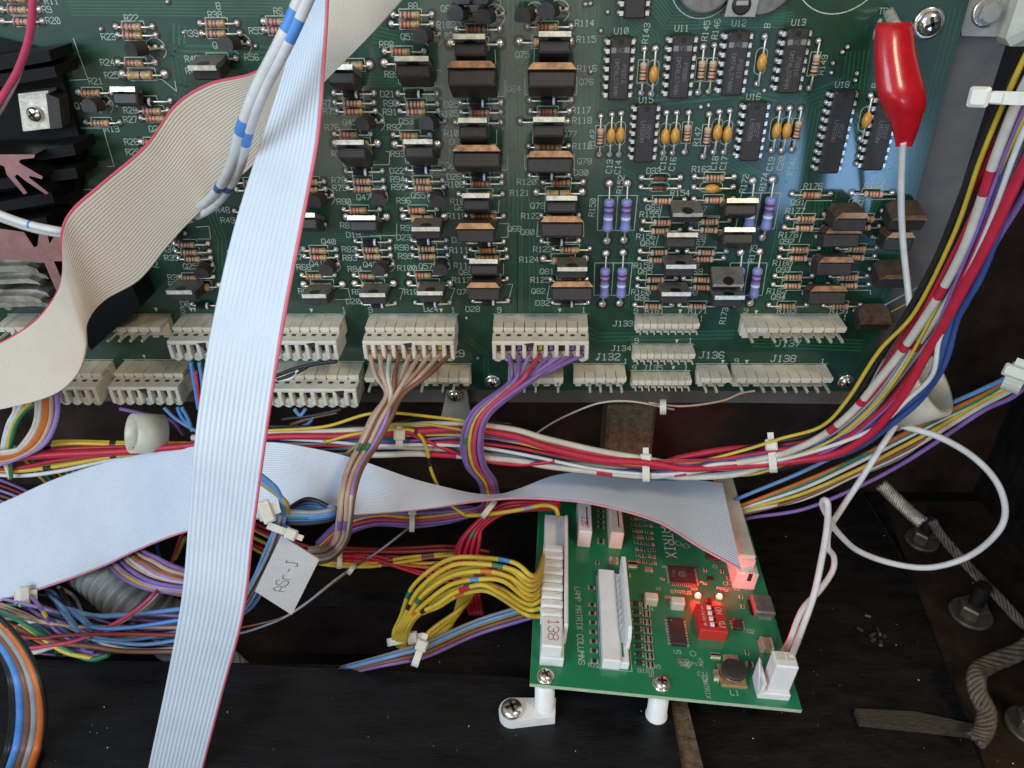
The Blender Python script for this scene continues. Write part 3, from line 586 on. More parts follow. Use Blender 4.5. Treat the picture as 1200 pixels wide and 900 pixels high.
# pin headers
def header(x0, x1, y, n, hw=9.5, dep=6.4, pins=(), pinlen=13, bh=3.4, seg=True, m=None):
    m = m or m_nyl
    a, b = WALL.at(x0, y), WALL.at(x1, y); W_ = b.x - a.x; p = W_ / n
    o = None; mb = MB(); X = WALL.mat((a.x, a.y, 0))
    mb.box((W_ / 2, -dep / 2 - .9, bh / 2), (W_, dep, bh), m, bev=.4)
    mb.box((W_ / 2, -.75, bh / 2 + .6), (W_, 1.1, bh + 1.2), m)
    for k in range(n):
        mb.box((p * (k + .5), -.75 - .12 * (k % 2), hw / 2), (p * .93, 1.35, hw), m)
        mb.box((p * (k + .5), -1.75, hw - .9), (p * .80, .9, 1.6), m)
        mb.box((p * (k + .5), -dep - 1.2, bh * .5), (p * .55, .7, bh), m)
    o = put('pin_header', mb, board, X)
    if ('pin', pinlen) not in PROTO:
        PROTO[('pin', pinlen)] = MB().box((0, 0, pinlen / 2), (1.0 if pinlen > 10 else .64, 1.0 if pinlen > 10 else .64, pinlen), m_tab, top=(.8, .8)).mesh('pin')
    for k in pins: put('pin', PROTO[('pin', pinlen)], o, X @ M.Translation(V((p * (k + .5), -dep * .55 - .6, 0)) * K))
    c0, c1 = V((a.x - .3, a.y + .35)), V((b.x + .3, a.y + .35))
    silk.line([c0, c1], .25, m_silk, .07)
    return o, a, p, W_
silk2 = MB(); silk = silk2
header(868, 983, 369, 9, pins=(0, 2, 3, 4, 5, 6, 7, 8)); header(857, 968, 427, 9, pins=(0, 2, 3, 4, 5, 6, 7, 8)); header(816, 852, 427, 3, pins=(0, 1)); header(744, 817, 369, 9, 6.6, 4.6, range(9), 9, 2.6); header(741, 812, 404, 9, 6.6, 4.6, range(9), 9, 2.6)
header(739, 808, 435, 9, 6.4, 4.6, range(9), 9, 2.6); header(672, 732, 427, 5, pins=(1, 2, 3, 4)); header(596, 660, 427, 5, pins=(1, 2, 4)); header(492, 552, 427, 5, pins=(0, 2, 3)); header(432, 482, 427, 4, pins=(0, 2))
plugs = []
plugs.append(header(579, 688, 369, 9)); plugs.append(header(433, 536, 369, 9)); plugs.append(header(302, 404, 369, 9)); plugs.append(header(314, 426, 424, 9))
plugs.append(header(213, 270, 369, 5)); plugs.append(header(146, 225, 422, 7)); plugs.append(header(84, 132, 422, 4)); header(135, 200, 369, 5, pins=(0, 1, 2, 3)); header(10, 56, 369, 4, pins=(0, 1, 2))
put('silkscreen_print', silk2, board, WALL.mat())['kind'] = 'stuff'

# plugged-in housings with their wires: things of their own
HARN = {}
def plug(i, name, label, m, mark=None, open_=False, dep=7.6, top=16.0, cols=None):
    o, a, p, W_ = plugs[i]; n = round(W_ / p); X = WALL.mat((a.x, a.y, 0))
    t = thing(name, X, label, 'connector')
    mb = MB(); d0 = -2.3; yc = d0 - dep / 2
    mb.box((W_ / 2, yc, (top - 3 + 3.6) / 2), (W_, dep, top - 3 - 3.6), m)
    mb.box((W_ / 2, d0 - .9, top - 1.6), (W_, 1.7, 3.2), m, bev=.4)
    for k in range(n + 1): mb.box((min(max(p * k, p * .19), W_ - p * .19), yc - .8, top - 1.4), (p * .38, dep - 1.6, 3.1), m, bev=.25)
    for k in range(n):
        mb.box((p * (k + .5), yc + .2, top - 2.9), (p * .6, dep * .5, .4), m_slot)
        mb.box((p * (k + .5), d0 - dep + .6, top - 2.2), (p * .62, 1.2, 2.2), m)
        mb.box((p * (k + .5), d0 + .08, top - 4.6), (p * .4, .2, 1.2), m_slot)
        mb.lathe([(p * .44, 4), (p * .44, top - 1.2)], m, 8, M.Translation((p * (k + .5), d0 - dep + .1, 0)))
    put('housing', mb, t, X)
    if mark is not None:
        k = mark; q = [(p * k, .3), (p * (k + .9), .8), (p * (k + .85), -1.3), (p * (k + .3), -1.1)]
        put('ink_mark', MB().prism([(x, y + d0 - 1.2) for x, y in q], top, top + .06, m_slot), t, X)
    if cols:
        for k, c_ in enumerate(cols):
            if c_: put('terminal_wire', MB().box((p * (k + .5), yc + .6, top - 2.4), (p * .36, 2.8, 1.1), C[c_]), t, X)
    HARN[i] = (t, [WALL.w((a.x + p * (k + .5), a.y + d0 - dep + 1.2, top - 1.6)) for k in range(n)])
    return t
plug(0, 'wire_connector', 'cream nine way plug with purple wires left of the big white number J132', m_nyl, 3, cols=['brown', None, 'purple', 'purple', 'yellow', 'purple', None, 'purple', 'purple'])
plug(1, 'wire_connector', 'cream nine way plug with tan wires fanning into a bundle', m_nyl, 4, cols=['tan', 'tan', 'tan', 'tan', 'tan', 'tan', 'tan', 'yellow', 'brown'])
plug(2, 'wire_connector', 'upper grey plug just right of the white ribbon, above another plug', m_nylg, 6)
plug(3, 'wire_connector', 'lower grey plug right of the white ribbon with two dark ink marks', m_nylg, 7)
plug(4, 'wire_connector', 'grey plug left of the white ribbon in the upper connector row', m_nylg, 3)
plug(5, 'wire_connector', 'long grey plug in the lower row above the beige cable clamp', m_nylg, 3)
plug(6, 'wire_connector', 'short grey plug touching the curved edge of the beige ribbon', m_nylg)

# screws
def screw(frame, px, py, h, r, label=None, parent=None, rot=.4, washer=True, hexh=False, hh=None):
    c = frame.at(px, py, h); X = frame.mat(c, rot); mb = MB(); hh = hh or r * .62
    if washer: mb.lathe([(r * 1.25, -.2), (r * 1.25, .5), (r * 1.1, .7)], m_screw, 24)
    if hexh: mb.lathe([(r, .4), (r, hh + .8), (r * .86, hh + 1.2)], m_brl, 6, smooth=False); mb.lathe([(r * .8, hh + 1.2), (r * .76, hh + 1.35), (r * .5, hh + 1.3)], m_brl, 20)
    else: mb.lathe([(r, .6), (r, 1.0), (r * .93, .6 + hh * .55), (r * .72, .6 + hh * .85), (r * .4, .6 + hh), (r * .05, .6 + hh * 1.03)], m_screw, 24)
    o = put('screw', mb, parent, X)
    if label: tag(o, label, 'screw')
    if not hexh:
        s = MB()
        for a in (0, math.pi / 2): s.box((0, 0, .6 + hh * .99), (r * 1.15, r * .26, hh * .30), m_dark, M.Rotation(a, 4, 'Z'))
        put('recess', s, o, X)
    return o
screw(WALL, 577, 447, .3, 2.6, 'domed screw at the bottom edge between two white connector rows')
screw(WALL, 991, 447, .3, 2.6, 'domed screw at the bottom right corner of the big board')
screw(WALL, 1088, 27, .3, 3.6, 'large shiny screw to the right of the red clip')
screw(WALL, 533, 463, -3.6, 2.5, 'dull screw holding the bracket tab below the big board')
screw(WALL, 1156, 14, -3.8, 3.4, 'hex head screw on the pale bracket in the top right corner', hexh=True)
# black heatsinks, a metal-can transistor and pale cut edges on the left
hs = thing('heatsink', WALL.mat(WALL.at(20, 120)), 'big black finned heatsink at the left with a metal transistor screwed to it', 'heatsink')
def quadbox(mb, px4, h0, h1, m, side=None): mb.prism(poly(WALL, px4, h0), h0, h1, m, side=side)
mb = MB(); quadbox(mb, [(-60, 30), (68, 60), (100, 170), (95, 255), (-60, 260)], 1, 3, m_hs); put('base_plate', mb, hs, WALL.mat())
for i, (ya, yb, xe) in enumerate(((48, 62, 84), (68, 80, 90), (160, 168, 110), (186, 194, 112), (215, 222, 85), (242, 250, 78))):
    mb = MB(); mb.prism(poly(WALL, [(-60, ya + 22), (xe, yb - 12 + 0), (xe + 3, yb), (-60, yb + 26)], 3), 3, 16, m_hs); put('fin', mb, hs, WALL.mat())
t1 = MB().prism(poly(WALL, [(21, 110), (56, 106), (62, 150), (27, 154)], 8), 3.2, 8, m_tab); tt = put('metal_transistor', t1, hs, WALL.mat())
put('transistor_body', MB().prism(poly(WALL, [(57, 108), (72, 114), (76, 148), (62, 150)], 7), 3.2, 8.6, m_epx), tt, WALL.mat())
screw(WALL, 42, 133, 8, 2.4, parent=hs, washer=False)
def spread_fin(name, pts, h, label):
    mb = MB().prism(poly(WALL, pts, h), h - 16, h, m_hs); k = mb.mi(m_hse)
    mb.m[1] = k
    return tag(put(name, mb, None, WALL.mat()), label, 'heatsink')
spread_fin('finned_heatsink', [(-40, 181), (41, 181), (40, 185), (24, 187), (22, 190), (26, 193), (50, 207), (49, 210), (35, 206), (34, 208), (57, 226), (54, 228), (30, 212), (20, 204), (17, 207), (32, 226), (28, 228), (8, 205), (5, 195), (0, 193), (-40, 200)], 22, 'heatsink with pinkish branching fins above the white wire at the far left')
spread_fin('finned_heatsink', [(-40, 262), (28, 272), (40, 290), (44, 288), (46, 272), (55, 272), (58, 286), (64, 276), (78, 276), (78, 306), (63, 306), (80, 345), (70, 350), (52, 308), (20, 305), (-40, 300)], 20, 'dull heatsink with reddish cut edge just left of the beige ribbon bend')
mb = MB(); quadbox(mb, [(100, 340), (165, 300), (182, 342), (125, 392)], 1, 13, m_hs)
tag(put('black_heatsink', mb, None, WALL.mat()), 'plain black block heatsink under the right edge of the beige ribbon', 'heatsink')
ct = thing('tin_clip', WALL.mat(WALL.at(20, 350)), 'stack of crumpled silver tin clips at the left edge above a white header', 'metal clip')
random.seed(4)
for k in range(7):
    y0 = 304 + k * 8.6; xr = 50 + random.uniform(-8, 8); sl = random.uniform(-2, 4); th = random.uniform(3.5, 7); mb = MB()
    z1 = 12 + random.uniform(-2, 3)
    mb.prism(poly(WALL, [(-40, y0), (xr - 12, y0 - 2 + sl), (xr, y0 + 2 + sl), (xr + 3, y0 + 4 + sl + th * .4), (xr - 3, y0 + th + sl), (xr - 16, y0 + th - 1 + sl), (-40, y0 + th + 1)], z1), 4, z1, m_cfoil)
    if k in (1, 4, 5): mb.lathe([(1.6, z1), (2.2, z1 + .8), (1.4, z1 + 1.4)], m_cfoil, 10, M.Translation((WALL.at(xr - 24, y0 + 3).x, WALL.at(xr - 24, y0 + 3).y, 0)))
    put('tin_strip', mb, ct, WALL.mat())

# ================================================================ ribbon cables
def ribbon(name, A, B_, n, m, label, red, thick=.95, steps=110, er=None, gv=.42, ew=.75):
    """A, B_: edge paths (px, py, h); n conductors; red: 'A' or 'B' edge is the red one"""
    a = spline([P(*q) for q in A], steps); b = spline([P(*q) for q in B_], steps)
    t = put(name, None, None, M.Translation(a[steps // 2] * K)); tag(t, label, 'ribbon cable')
    def strip(k0, k1, mm, nm):
        mb = MB(); S = 4; cols = round((k1 - k0) * S); c0_ = round(k0 * S)
        for i in range(steps + 1):
            tn = (a[min(i + 1, steps)] - a[max(i - 1, 0)] + b[min(i + 1, steps)] - b[max(i - 1, 0)]).normalized()
            cr = b[i] - a[i]; nn = tn.cross(cr).normalized()
            if nn.dot(CAM - a[i]) < 0 and i == 0: pass
            top, botm = [], []
            for c in range(cols + 1):
                f = (k0 + c / S) / n; ph = ((c + c0_) % S) / S
                th = thick / 2 * (gv + (1 - gv) * math.sin(math.pi * ph)) if (c + c0_) % S else thick / 2 * gv
                p0 = a[i] + cr * f; top.append(p0 + nn * th); botm.append(p0 - nn * th)
            mb.v += top + botm
        w_ = 2 * (cols + 1); k = mb.mi(mm)
        for i in range(steps):
            o_ = i * w_
            for c in range(cols):
                mb.f.append([o_ + c, o_ + c + 1, o_ + w_ + c + 1, o_ + w_ + c])
                e = cols + 1
                mb.f.append([o_ + e + c, o_ + w_ + e + c, o_ + w_ + e + c + 1, o_ + e + c + 1])
            mb.f.append([o_, o_ + w_, o_ + w_ + cols + 1, o_ + cols + 1]); mb.f.append([o_ + cols, o_ + 2 * cols + 1, o_ + w_ + 2 * cols + 1, o_ + w_ + cols])
        mb.m = [k] * len(mb.f); mb.s = [True] * len(mb.f)
        wput(nm, mb, t)
    if red == 'A': strip(0, .75, er or m_redge, 'red_conductor'); strip(.75, n, m, 'grey_conductors')
    else: strip(0, n - ew, m, 'grey_conductors'); strip(n - ew, n, er or m_redge, 'red_conductor')
    return t
ribbon('ribbon_cable', [(430, -60, 40), (400, -20, 38), (345, 45, 36), (300, 83, 36), (245, 97, 34), (205, 122, 34), (170, 170, 36), (120, 213, 38), (83, 246, 40), (71, 275, 42), (73, 318, 40), (65, 345, 38), (40, 376, 38), (0, 401, 38), (-50, 420, 38)],
       [(540, -70, 56), (490, -20, 50), (436, 40, 42), (385, 91, 34), (335, 145, 30), (300, 190, 28), (252, 232, 28), (220, 262, 28), (194, 291, 28), (163, 328, 30), (122, 352, 34), (103, 377, 40), (101, 410, 44), (90, 440, 46), (60, 464, 48), (0, 480, 48), (-50, 487, 48)][:17],
       30, m_rib1, 'wide beige ribbon cable with red edge curving across the left side', 'A', gv=.6)
ribbon('ribbon_cable', [(352, -40, 66), (347, 20, 66), (337, 70, 66), (318, 130, 68), (303, 175, 72), (275, 265, 82), (255, 350, 90), (240, 430, 100), (228, 520, 110), (221, 610, 114), (213, 700, 118), (195, 800, 116), (172, 910, 114), (165, 960, 112)],
       [(386, -40, 72), (384, 20, 72), (381, 70, 74), (377, 130, 76), (371, 180, 78), (352, 280, 88), (335, 370, 96), (322, 450, 102), (309, 540, 110), (297, 630, 114), (286, 720, 118), (262, 810, 116), (236, 910, 114), (225, 960, 112)],
       14, m_rib2, 'pale ribbon cable running top to bottom in front of everything, red right edge', 'B', er=m_redg2, gv=.30, ew=.5)
ribbon('ribbon_cable', [(-50, 606, 24), (0, 590, 24), (60, 563, 24), (120, 542, 26), (180, 529, 28), (228, 523, 30), (310, 518, 32), (360, 524, 33), (415, 537, 34), (480, 560, 34), (520, 571, 32), (555, 579, 28), (585, 580, 24), (610, 573, 20), (650, 558, 14), (700, 552, 10), (760, 555, 8), (810, 562, 8), (846, 566, 8)],
       [(-50, 716, 50), (0, 705, 50), (60, 687, 50), (120, 665, 50), (160, 646, 50), (218, 624, 52), (290, 610, 54), (350, 606, 52), (415, 604, 50), (480, 599, 46), (520, 594, 42), (555, 588, 36), (585, 585, 32), (610, 584, 32), (650, 586, 34), (700, 592, 38), (770, 612, 42), (820, 642, 48), (868, 668, 54)],
       34, m_rib3, 'wide pale grey ribbon cable crossing below the big board into the small board', 'B', er=m_redg3, gv=.45)

# ================================================================ the small green board
sb = thing('controller_board', SML.mat(), 'small bright green circuit board on white standoffs with two lit red lights', 'circuit board')
cor = [SML.at(621, 801), SML.at(940, 832), SML.at(884, 640), SML.at(632, 612)]
DW = cor[1].x; DL = SML.at(700, 590).y
BPs = [(0, 0), (cor[1].x, cor[1].y), (cor[1].x + .4, DL), (.3, DL)]
put('board', MB().prism(BPs, -1.6, 0, m_sgr, side=m_sedge), sb, SML.mat())
ss = MB()
def SX(px, py, h=0): return SML.at(px, py, h)
def sbox(name, px, py, w_, d_, h_, m, parent=None, z0=0.02, bev=.15, rz=0, at_h=0):
    c = SX(px, py, at_h); mb = MB().box((0, 0, z0 + h_ / 2), (w_, d_, h_), m, bev=bev)
    return put(name, mb, parent or sb, SML.mat((c.x, c.y, 0), rz))
def ST(t_, px, py, h, rot=0, z=.07, mm=None, mb=None): letters(mb or ss, t_, SX(px, py), h, mm or m_silk, rot, z, h * .12)
ST('LAMP MATRIX COLUMNS', 679, 731, 2.15, -math.pi / 2 + .03); ST('MATRIX', 783, 632, 4.2, -math.pi / 2 + .02); 
for t_, a, b, h_ in (('33', 863, 690, 1.6), ('34', 875, 690, 1.6), ('STATUS', 798, 694, 1.6), ('J4', 762, 714, 1.5), ('J5', 787, 712, 1.4), ('R72', 696, 780, 1.6), ('Q16', 754, 786, 1.6), ('R45', 768, 781, 1.5), ('GND', 803, 779, 1.5), ('TP1', 812, 778, 1.3), ('L1', 861, 812, 1.9), ('POWER', 848, 690, 1.3), ('C11', 824, 790, 1.5), ('U5', 794, 764, 1.6), ('Q2', 880, 740, 1.7), ('U1', 772, 690, 1.3)): ST(t_, a, b, h_)
for t_, a, b in (('CMATRIX', 828, 805), ('R53', 763, 788), ('GND', 805, 778), ('+5V', 821, 776)): ST(t_, a, b, 1.5, -math.pi / 2)
for a, b, r in ((826, 795, 1.0), (812, 766, 1.1), (795, 637, 1.3), (804, 640, 1.3), (838, 664, .9), (850, 684, .9), (855, 683, .9)):
    c = SX(a, b); ss.line([c + V((r * math.cos(k * .52), r * math.sin(k * .52), 0)) for k in range(13)], .2, m_silk, .07)
def soutline(px0, py0, w_, d_): c = SX(px0, py0); ss.line([c, c + V((w_, 0, 0)), c + V((w_, d_, 0)), c + V((0, d_, 0)), c], .2, m_silk, .07)
# tall locking headers along depth
def sheader(px, py, pyfar, w_, h_, m, label=None, wall=None, wside=1, name='pin_header', slot=True):
    a = SX(px, py); b = SX(px, pyfar); L_ = b.y - a.y; X = SML.mat((a.x, a.y, 0)); mb = MB()
    mb.box((w_ / 2, L_ / 2, h_ / 2), (w_, L_, h_), m, bev=.35)
    if wall: mb.prism([(0, 3), (0, L_), (1.2, L_), (1.2, 3)], h_ - 1, h_ - .9, m, M.Translation((w_ - 1.5, 0, 0)))
    o = put(name, mb, sb, X)
    if label: o['label'] = label
    return o, a, L_, X
# main nine-way header with its plug (a thing)
o, a, L_, X = sheader(632, 779, 610, 8.2, 4, m_nylw)
put('latch_wall', MB().box((8.4, L_ * .52, 5.4), (1.4, L_ * .78, 10.4), m_nylw, bev=.4), o, X)
for k in range(9): put('pin', PROTO[('pin', 13)], o, X @ M.Translation(V((4.4, 8 + k * 3.96, 0)) * K) @ M.Scale(.7, 4))
pl = thing('wire_plug', X, 'white nine way plug marked 138 in red with yellow wires, on the small board', 'connector')
mb = MB().box((3.6, 6.8, 7), (7.2, 13, 5.6), m_nylw, bev=.5)
nP = 9; pp = 3.96
for k in range(nP):
    y = 15.3 + k * pp
    if y < L_ - 1: mb.box((3.3, y, 7 + .15 * (k % 2)), (7.6 + .3 * (k % 2), pp * .93, 5.6), m_nylw, bev=.7); mb.box((5.2, y, 9.9), (1.8, .5, .25), m_nyl)
put('housing', mb, pl, X)
tm = MB(); letters(tm, '138', (3.9, 7.4), 3.6, m_ink, -math.pi / 2, 9.86, .32, wob=.25); put('handwriting', tm, pl, X)
PLW = [SML.w((a.x + .2, a.y + 15.3 + k * pp, 6.5)) for k in range(nP)]
# empty middle header with tall lock wall
o, a2, L2, X2 = sheader(705, 783, 676, 6.2, 4.5, m_nylw, 'empty white header with a tall latch wall')
mb = MB(); mb.prism([(9, 0.5), (9, 8), (12.6, 6), (12.6, 0.5)], 0, 0.01, m_nylw)
mb = MB().box((8.6, L2 * .5, 1.2), (4, L2, 2.4), m_nylw, bev=.3)
Xw = M.Translation((8.6, 0, 0)) @ M.Rotation(math.pi / 2, 4, 'X') @ M.Rotation(math.pi / 2, 4, 'Y')
mb = MB().box((7.6, L2 * .5, 1.6), (3.4, L2 * .98, 3.2), m_nylw, bev=.3)
mb.add([V((x, y, z)) for x in (8.4, 9.7) for y, z in ((7, 2), (7, 8), (10, 11), (L2 + 1, 11), (L2 + 3, 9), (L2 + 1, 2))], [(0, 1, 2, 3, 4, 5), (11, 10, 9, 8, 7, 6)] + [(i, 6 + i, 6 + (i + 1) % 6, (i + 1) % 6) for i in range(6)], m_nylw)
mb.box((7.2, L2 * .14, 3.22), (.7, L2 * .14, .1), m_sgr)
put('latch_wall', mb, o, X2)
for k in range(8): put('pin', PROTO[('pin', 13)], o, X2 @ M.Translation(V((6.7, 14 + k * 3.2, 0)) * K) @ M.Scale(.55, 4))
ss.line([V((a2.x - .4, a2.y - .3, 0)), V((a2.x + 10.5, a2.y - .3, 0)), V((a2.x + 10.5, a2.y + L2, 0)), V((a2.x - .4, a2.y + L2, 0)), V((a2.x - .4, a2.y - .3, 0))], .2, m_silk, .07)
for px, py, m_, lb in ((676, 640, m_nylw, 'white three way connector with red scribble'), (713, 642, m_nyl, 'beige narrow connector')):
    o, a3, L3, X3 = sheader(px, py, 596, 5.4, 8.5, m_, lb)
    put('pin_gap', MB().box((3.4, L3 * .4, 8.53), (.5, L3 * .5, .06), m_slot), o, X3)
    if m_ is m_nylw: tm = MB(); letters(tm, '137', (2.6, 5.5), 2.8, m_ink, -math.pi / 2, 8.55, .3, wob=.4); put('handwriting', tm, o, X3)
# grey ribbon socket along the right edge
pa, pb = SX(858, 572), SX(884, 688); lx = SX(871, 690).x
o = put('ribbon_socket', MB().box((0, 0, 4.2), (8.6, 56, 8.4), m_nylg, bev=.5), sb, SML.mat((SX(872, 690).x - .2, SX(872, 690).y + 28, 0)))
X = SML.mat((SX(872, 690).x - .2, SX(872, 690).y + 28, 0))
put('strain_relief', MB().box((-1.2, .6, 12.2), (6.6, 52, 6), m_nylg, bev=.5).box((-1.2, -24.7, 10.8), (6.9, 1.8, 5), m_nylg), o, X)
put('socket_slot', MB().box((.9, -28.02, 6.6), (3.6, .2, 4.8), m_nyl).box((.9, -28.1, 6.6), (1.6, .2, 4), m_slot), o, X)
# chips, switch, lights and the rest
def smd(px, py, w_, d_, h_=.6, m=None, ends=True, rz=0, name='chip_resistor'):
    o = sbox(name, px, py, w_ * .56 if ends else w_, d_, h_, m or m_epx, bev=.08, rz=rz)
    if ends:
        c = SX(px, py); X = SML.mat((c.x, c.y, 0), rz)
        put('end_cap', MB().box((-w_ * .39, 0, h_ / 2), (w_ * .22, d_ * 1.04, h_ * 1.03), m_sold).box((w_ * .39, 0, h_ / 2), (w_ * .22, d_ * 1.04, h_ * 1.03), m_sold).box((0, 0, .03), (w_ * 1.25, d_ * 1.15, .04), m_gold), o, X)
    return o
for y in (689, 709, 719, 730, 741, 752, 763, 775): smd(693 + (y - 689) * .04, y, 2.6, 1.35, .5, m_dio)
for y in (599, 605, 612, 618, 633, 636): smd(704, y, 2.6, 1.3, .5, m_dio)
smd(719, 658, 3.4, 2.4, 1.4, m_brn); smd(741, 662, 2.6, 3.4, 1.0, m_dio, rz=math.pi / 2); smd(760, 668, 3, 1.5, 1, m_brn); smd(735, 674, 2.4, 1.2, .6, m_dio)
def soic(px, py, w_, n, m=m_epx, sc=1.27, h_=1.7, label=None, both=True, leg=1.0):
    o = sbox('integrated_circuit', px, py, w_, n * sc + .5, h_, m, bev=.25); c = SX(px, py); X = SML.mat((c.x, c.y, 0))
    g = MB()
    for s in (-1, 1):
        for k in range(n): g.box((s * (w_ / 2 + leg / 2), (k - (n - 1) / 2) * sc, .35), (leg, sc * .42, .5), m_sold)
    g.lathe([(.35, h_ + .02), (.35, h_ + .04)], m_mark, 8, M.Translation((-w_ * .33, n * sc * .38, 0)))
    put('leads', g, o, X); return o
o = soic(793, 742, 5.6, 9); 
for i, y in enumerate((708, 717, 727, 737, 747, 757, 767, 777)):
    smd(745 + i * .6, y, 2.0, 1.9, .9, m_epx, ends=False, name='small_transistor'); 
    c = SX(745 + i * .6, y); put('leads', MB().box((1.4, .6, .2), (.7, .4, .3), m_sold).box((1.4, -.6, .2), (.7, .4, .3), m_sold).box((-1.4, 0, .2), (.7, .4, .3), m_sold), sb, SML.mat((c.x, c.y, 0)))
    smd(754 + i * .8, y + 2, 1.3, 2.2, .4, m_dio, rz=0); smd(759 + i * .8, y + 2.5, 1.3, 2.2, .4, m_dio)
random.seed(3)
for i in range(9):
    y = 600 + i * 7.2
    for dx in (0, 4.5, 9, 15, 21): smd(740 + dx + i * .9 + random.uniform(-.5, .5), y + random.uniform(-.6, .6) + dx * .1, 1.1, 1.5, .4, random.choice((m_dio, m_dio, m_brn)))
o = sbox('processor_chip', 799, 675, 10.4, 9.4, 1.0, m_epx, bev=.15); c = SX(799, 675); X = SML.mat((c.x, c.y, 0))
g = MB()
for s in (-1, 1):
    for k in range(12): g.box((s * 5.6, (k - 5.5) * .75, .2), (.9, .3, .25), m_sold); g.box(((k - 5.5) * .8, s * 5.1, .2), (.3, .9, .25), m_sold)
put('leads', g, o, X)
g = MB(); g.line([V((1.5 * math.cos(k * .6), 1.5 * math.sin(k * .6), 0)) for k in range(11)], .2, m_mark, 1.04); letters(g, '5E', (0, 0), 1.6, m_mark, 0, 1.04); letters(g, 'RP2-B', (-3.4, 0), .9, m_mark, -math.pi / 2, 1.04); put('chip_marking', g, o, X)
sbox('memory_chip', 835, 652, 5.5, 5, 1.1, m_epx); smd(826, 668, 1.2, 1.6); smd(846, 670, 1.2, 1.6); smd(853, 678, 1.1, 1.5); smd(832, 679, 2.2, 2.0, .8, m_dio, False)
for q in ((812, 690), (815, 690), (822, 682), (826, 684), (846, 690), (851, 692), (778, 664), (775, 678), (777, 679), (781, 700), (784, 700)): smd(q[0], q[1], 1.3, .8, .4, m_brn)
for px_ in ((766, 700, m_cream), (797, 705, m_cream)):
    c = SX(px_[0] - 4, px_[1] + 6)
    o = put('small_socket', MB().box((0, 0, 1.9), (4.8, 3.6, 3.8), px_[2], bev=.4), sb, SML.mat((c.x, c.y, 0)))
    put('opening', MB().box((0, .5, 3.82), (3.2, 1.5, .08), m_nyl), o, SML.mat((c.x, c.y, 0)))
# red dip switch
c = SX(834, 751); X = SML.mat((c.x, c.y + 6.3, 0))
dip = put('dip_switch', MB().box((0, 0, 2.6), (10, 12.2, 5.2), m_sw, bev=.2), sb, X); dip['label'] = 'red four way switch block'
g = MB(); letters(g, 'ON', (3.2, 3.4), 1.9, m_silk, -math.pi / 2, 5.24, .26); letters(g, 'e', (3.4, -2.6), 3.0, m_silk, 0, 5.24, .28)
for k in range(4): letters(g, str(k + 1), (-2.9, 4.2 - k * 2.54), 1.6, m_silk, 0, 5.24, .22)
put('switch_print', g, dip, X)
for k in range(4):
    put('slider', MB().box((-.4, 4.2 - k * 2.54, 5.3), (1.5, 1.5, 1.2), m_swk, bev=.15).box((.9, 4.2 - k * 2.54, 5.215), (1.1, 1.4, .04), m_dark), dip, X)
sbox('inductor_core', 830, 706, 2.2, 2.2, 1.2, m_dio)
for px_, py_ in ((817, 701), (842, 702)):
    c = SX(px_, py_); X = SML.mat((c.x, c.y, 0))
    o = put('indicator_light', MB().box((0, 0, .45), (2.4, 1.5, .9), m_gold, bev=.1), sb, X)
    put('lit_lens', MB().lathe([(.9, .9), (1.2, 1.2), (1.05, 2.0), (.4, 2.4)], m_led, 12), o, X)
    put('hot_core', MB().lathe([(.5, 2.3), (.45, 2.5), (.2, 2.6)], m_core, 10), o, X)
    pl_ = bpy.data.lights.new('led_light', 'POINT'); pl_.energy = .015; pl_.color = (1, .0, .005); pl_.shadow_soft_size = .0012
    lo = bpy.data.objects.new('led_light', pl_); COL.objects.link(lo); lo.location = SML.w((c.x, c.y, 3.2)) * K
# usb socket, dark chip, inductor, capacitors
c = SX(893, 722); X = SML.mat((c.x + .6, c.y + 3.5, 0))
o = put('usb_socket', MB().box((0, 0, 1.65), (7.6, 9, 3.2), m_tabd, bev=.5), sb, X); put('pins', MB().box((-4.3, 0, .5), (1.2, 7, .6), m_dark).box((0, -4.6, .4), (5, .5, .8), m_gold), o, X)
soic(864, 733, 3.6, 3, sc=1.4, h_=1.3, leg=.7)
c = SX(859, 800); X = SML.mat((c.x, c.y + 2.4, 0))
o = put('inductor', MB().box((0, 0, .5), (9, 9, 1.0), m_brn, bev=.3), sb, X)
put('coil', MB().lathe([(3.6, 1), (3.2, 1.5), (3.2, 2.6), (3.6, 3.2)], m_cop, 24), o, X); put('ferrite_cap', MB().lathe([(4.2, 3.2), (4.3, 3.5), (4.2, 4.2), (3.8, 4.4), (.1, 4.3)], m_epx, 28), o, X)
smd(838, 769, 1.6, 3.4, 1, m_dio, rz=math.pi / 2); smd(839, 792, 3.2, 1.9, 1.4, m_brn, rz=math.pi / 2); smd(897, 758, 4.2, 4.6, 2.5, m_brn); smd(878, 779, 2.4, 1.8, .9, m_epx); smd(850, 771, 1.4, 2, .6, m_brn); smd(856, 771, 1.4, 2, .6, m_brn); smd(862, 772, 1.4, 2, .6, m_brn); smd(797, 774, 1.8, 1.8, .1, m_gold, False)
smd(868, 700, 1.4, 1.2, .5, m_dio); smd(870, 711, 1.2, 1.4, .5, m_dio); smd(875, 765, 1.2, 1.8); smd(700, 660, 1.4, 1.4)
put('silkscreen_print', ss, sb, SML.mat())['kind'] = 'stuff'
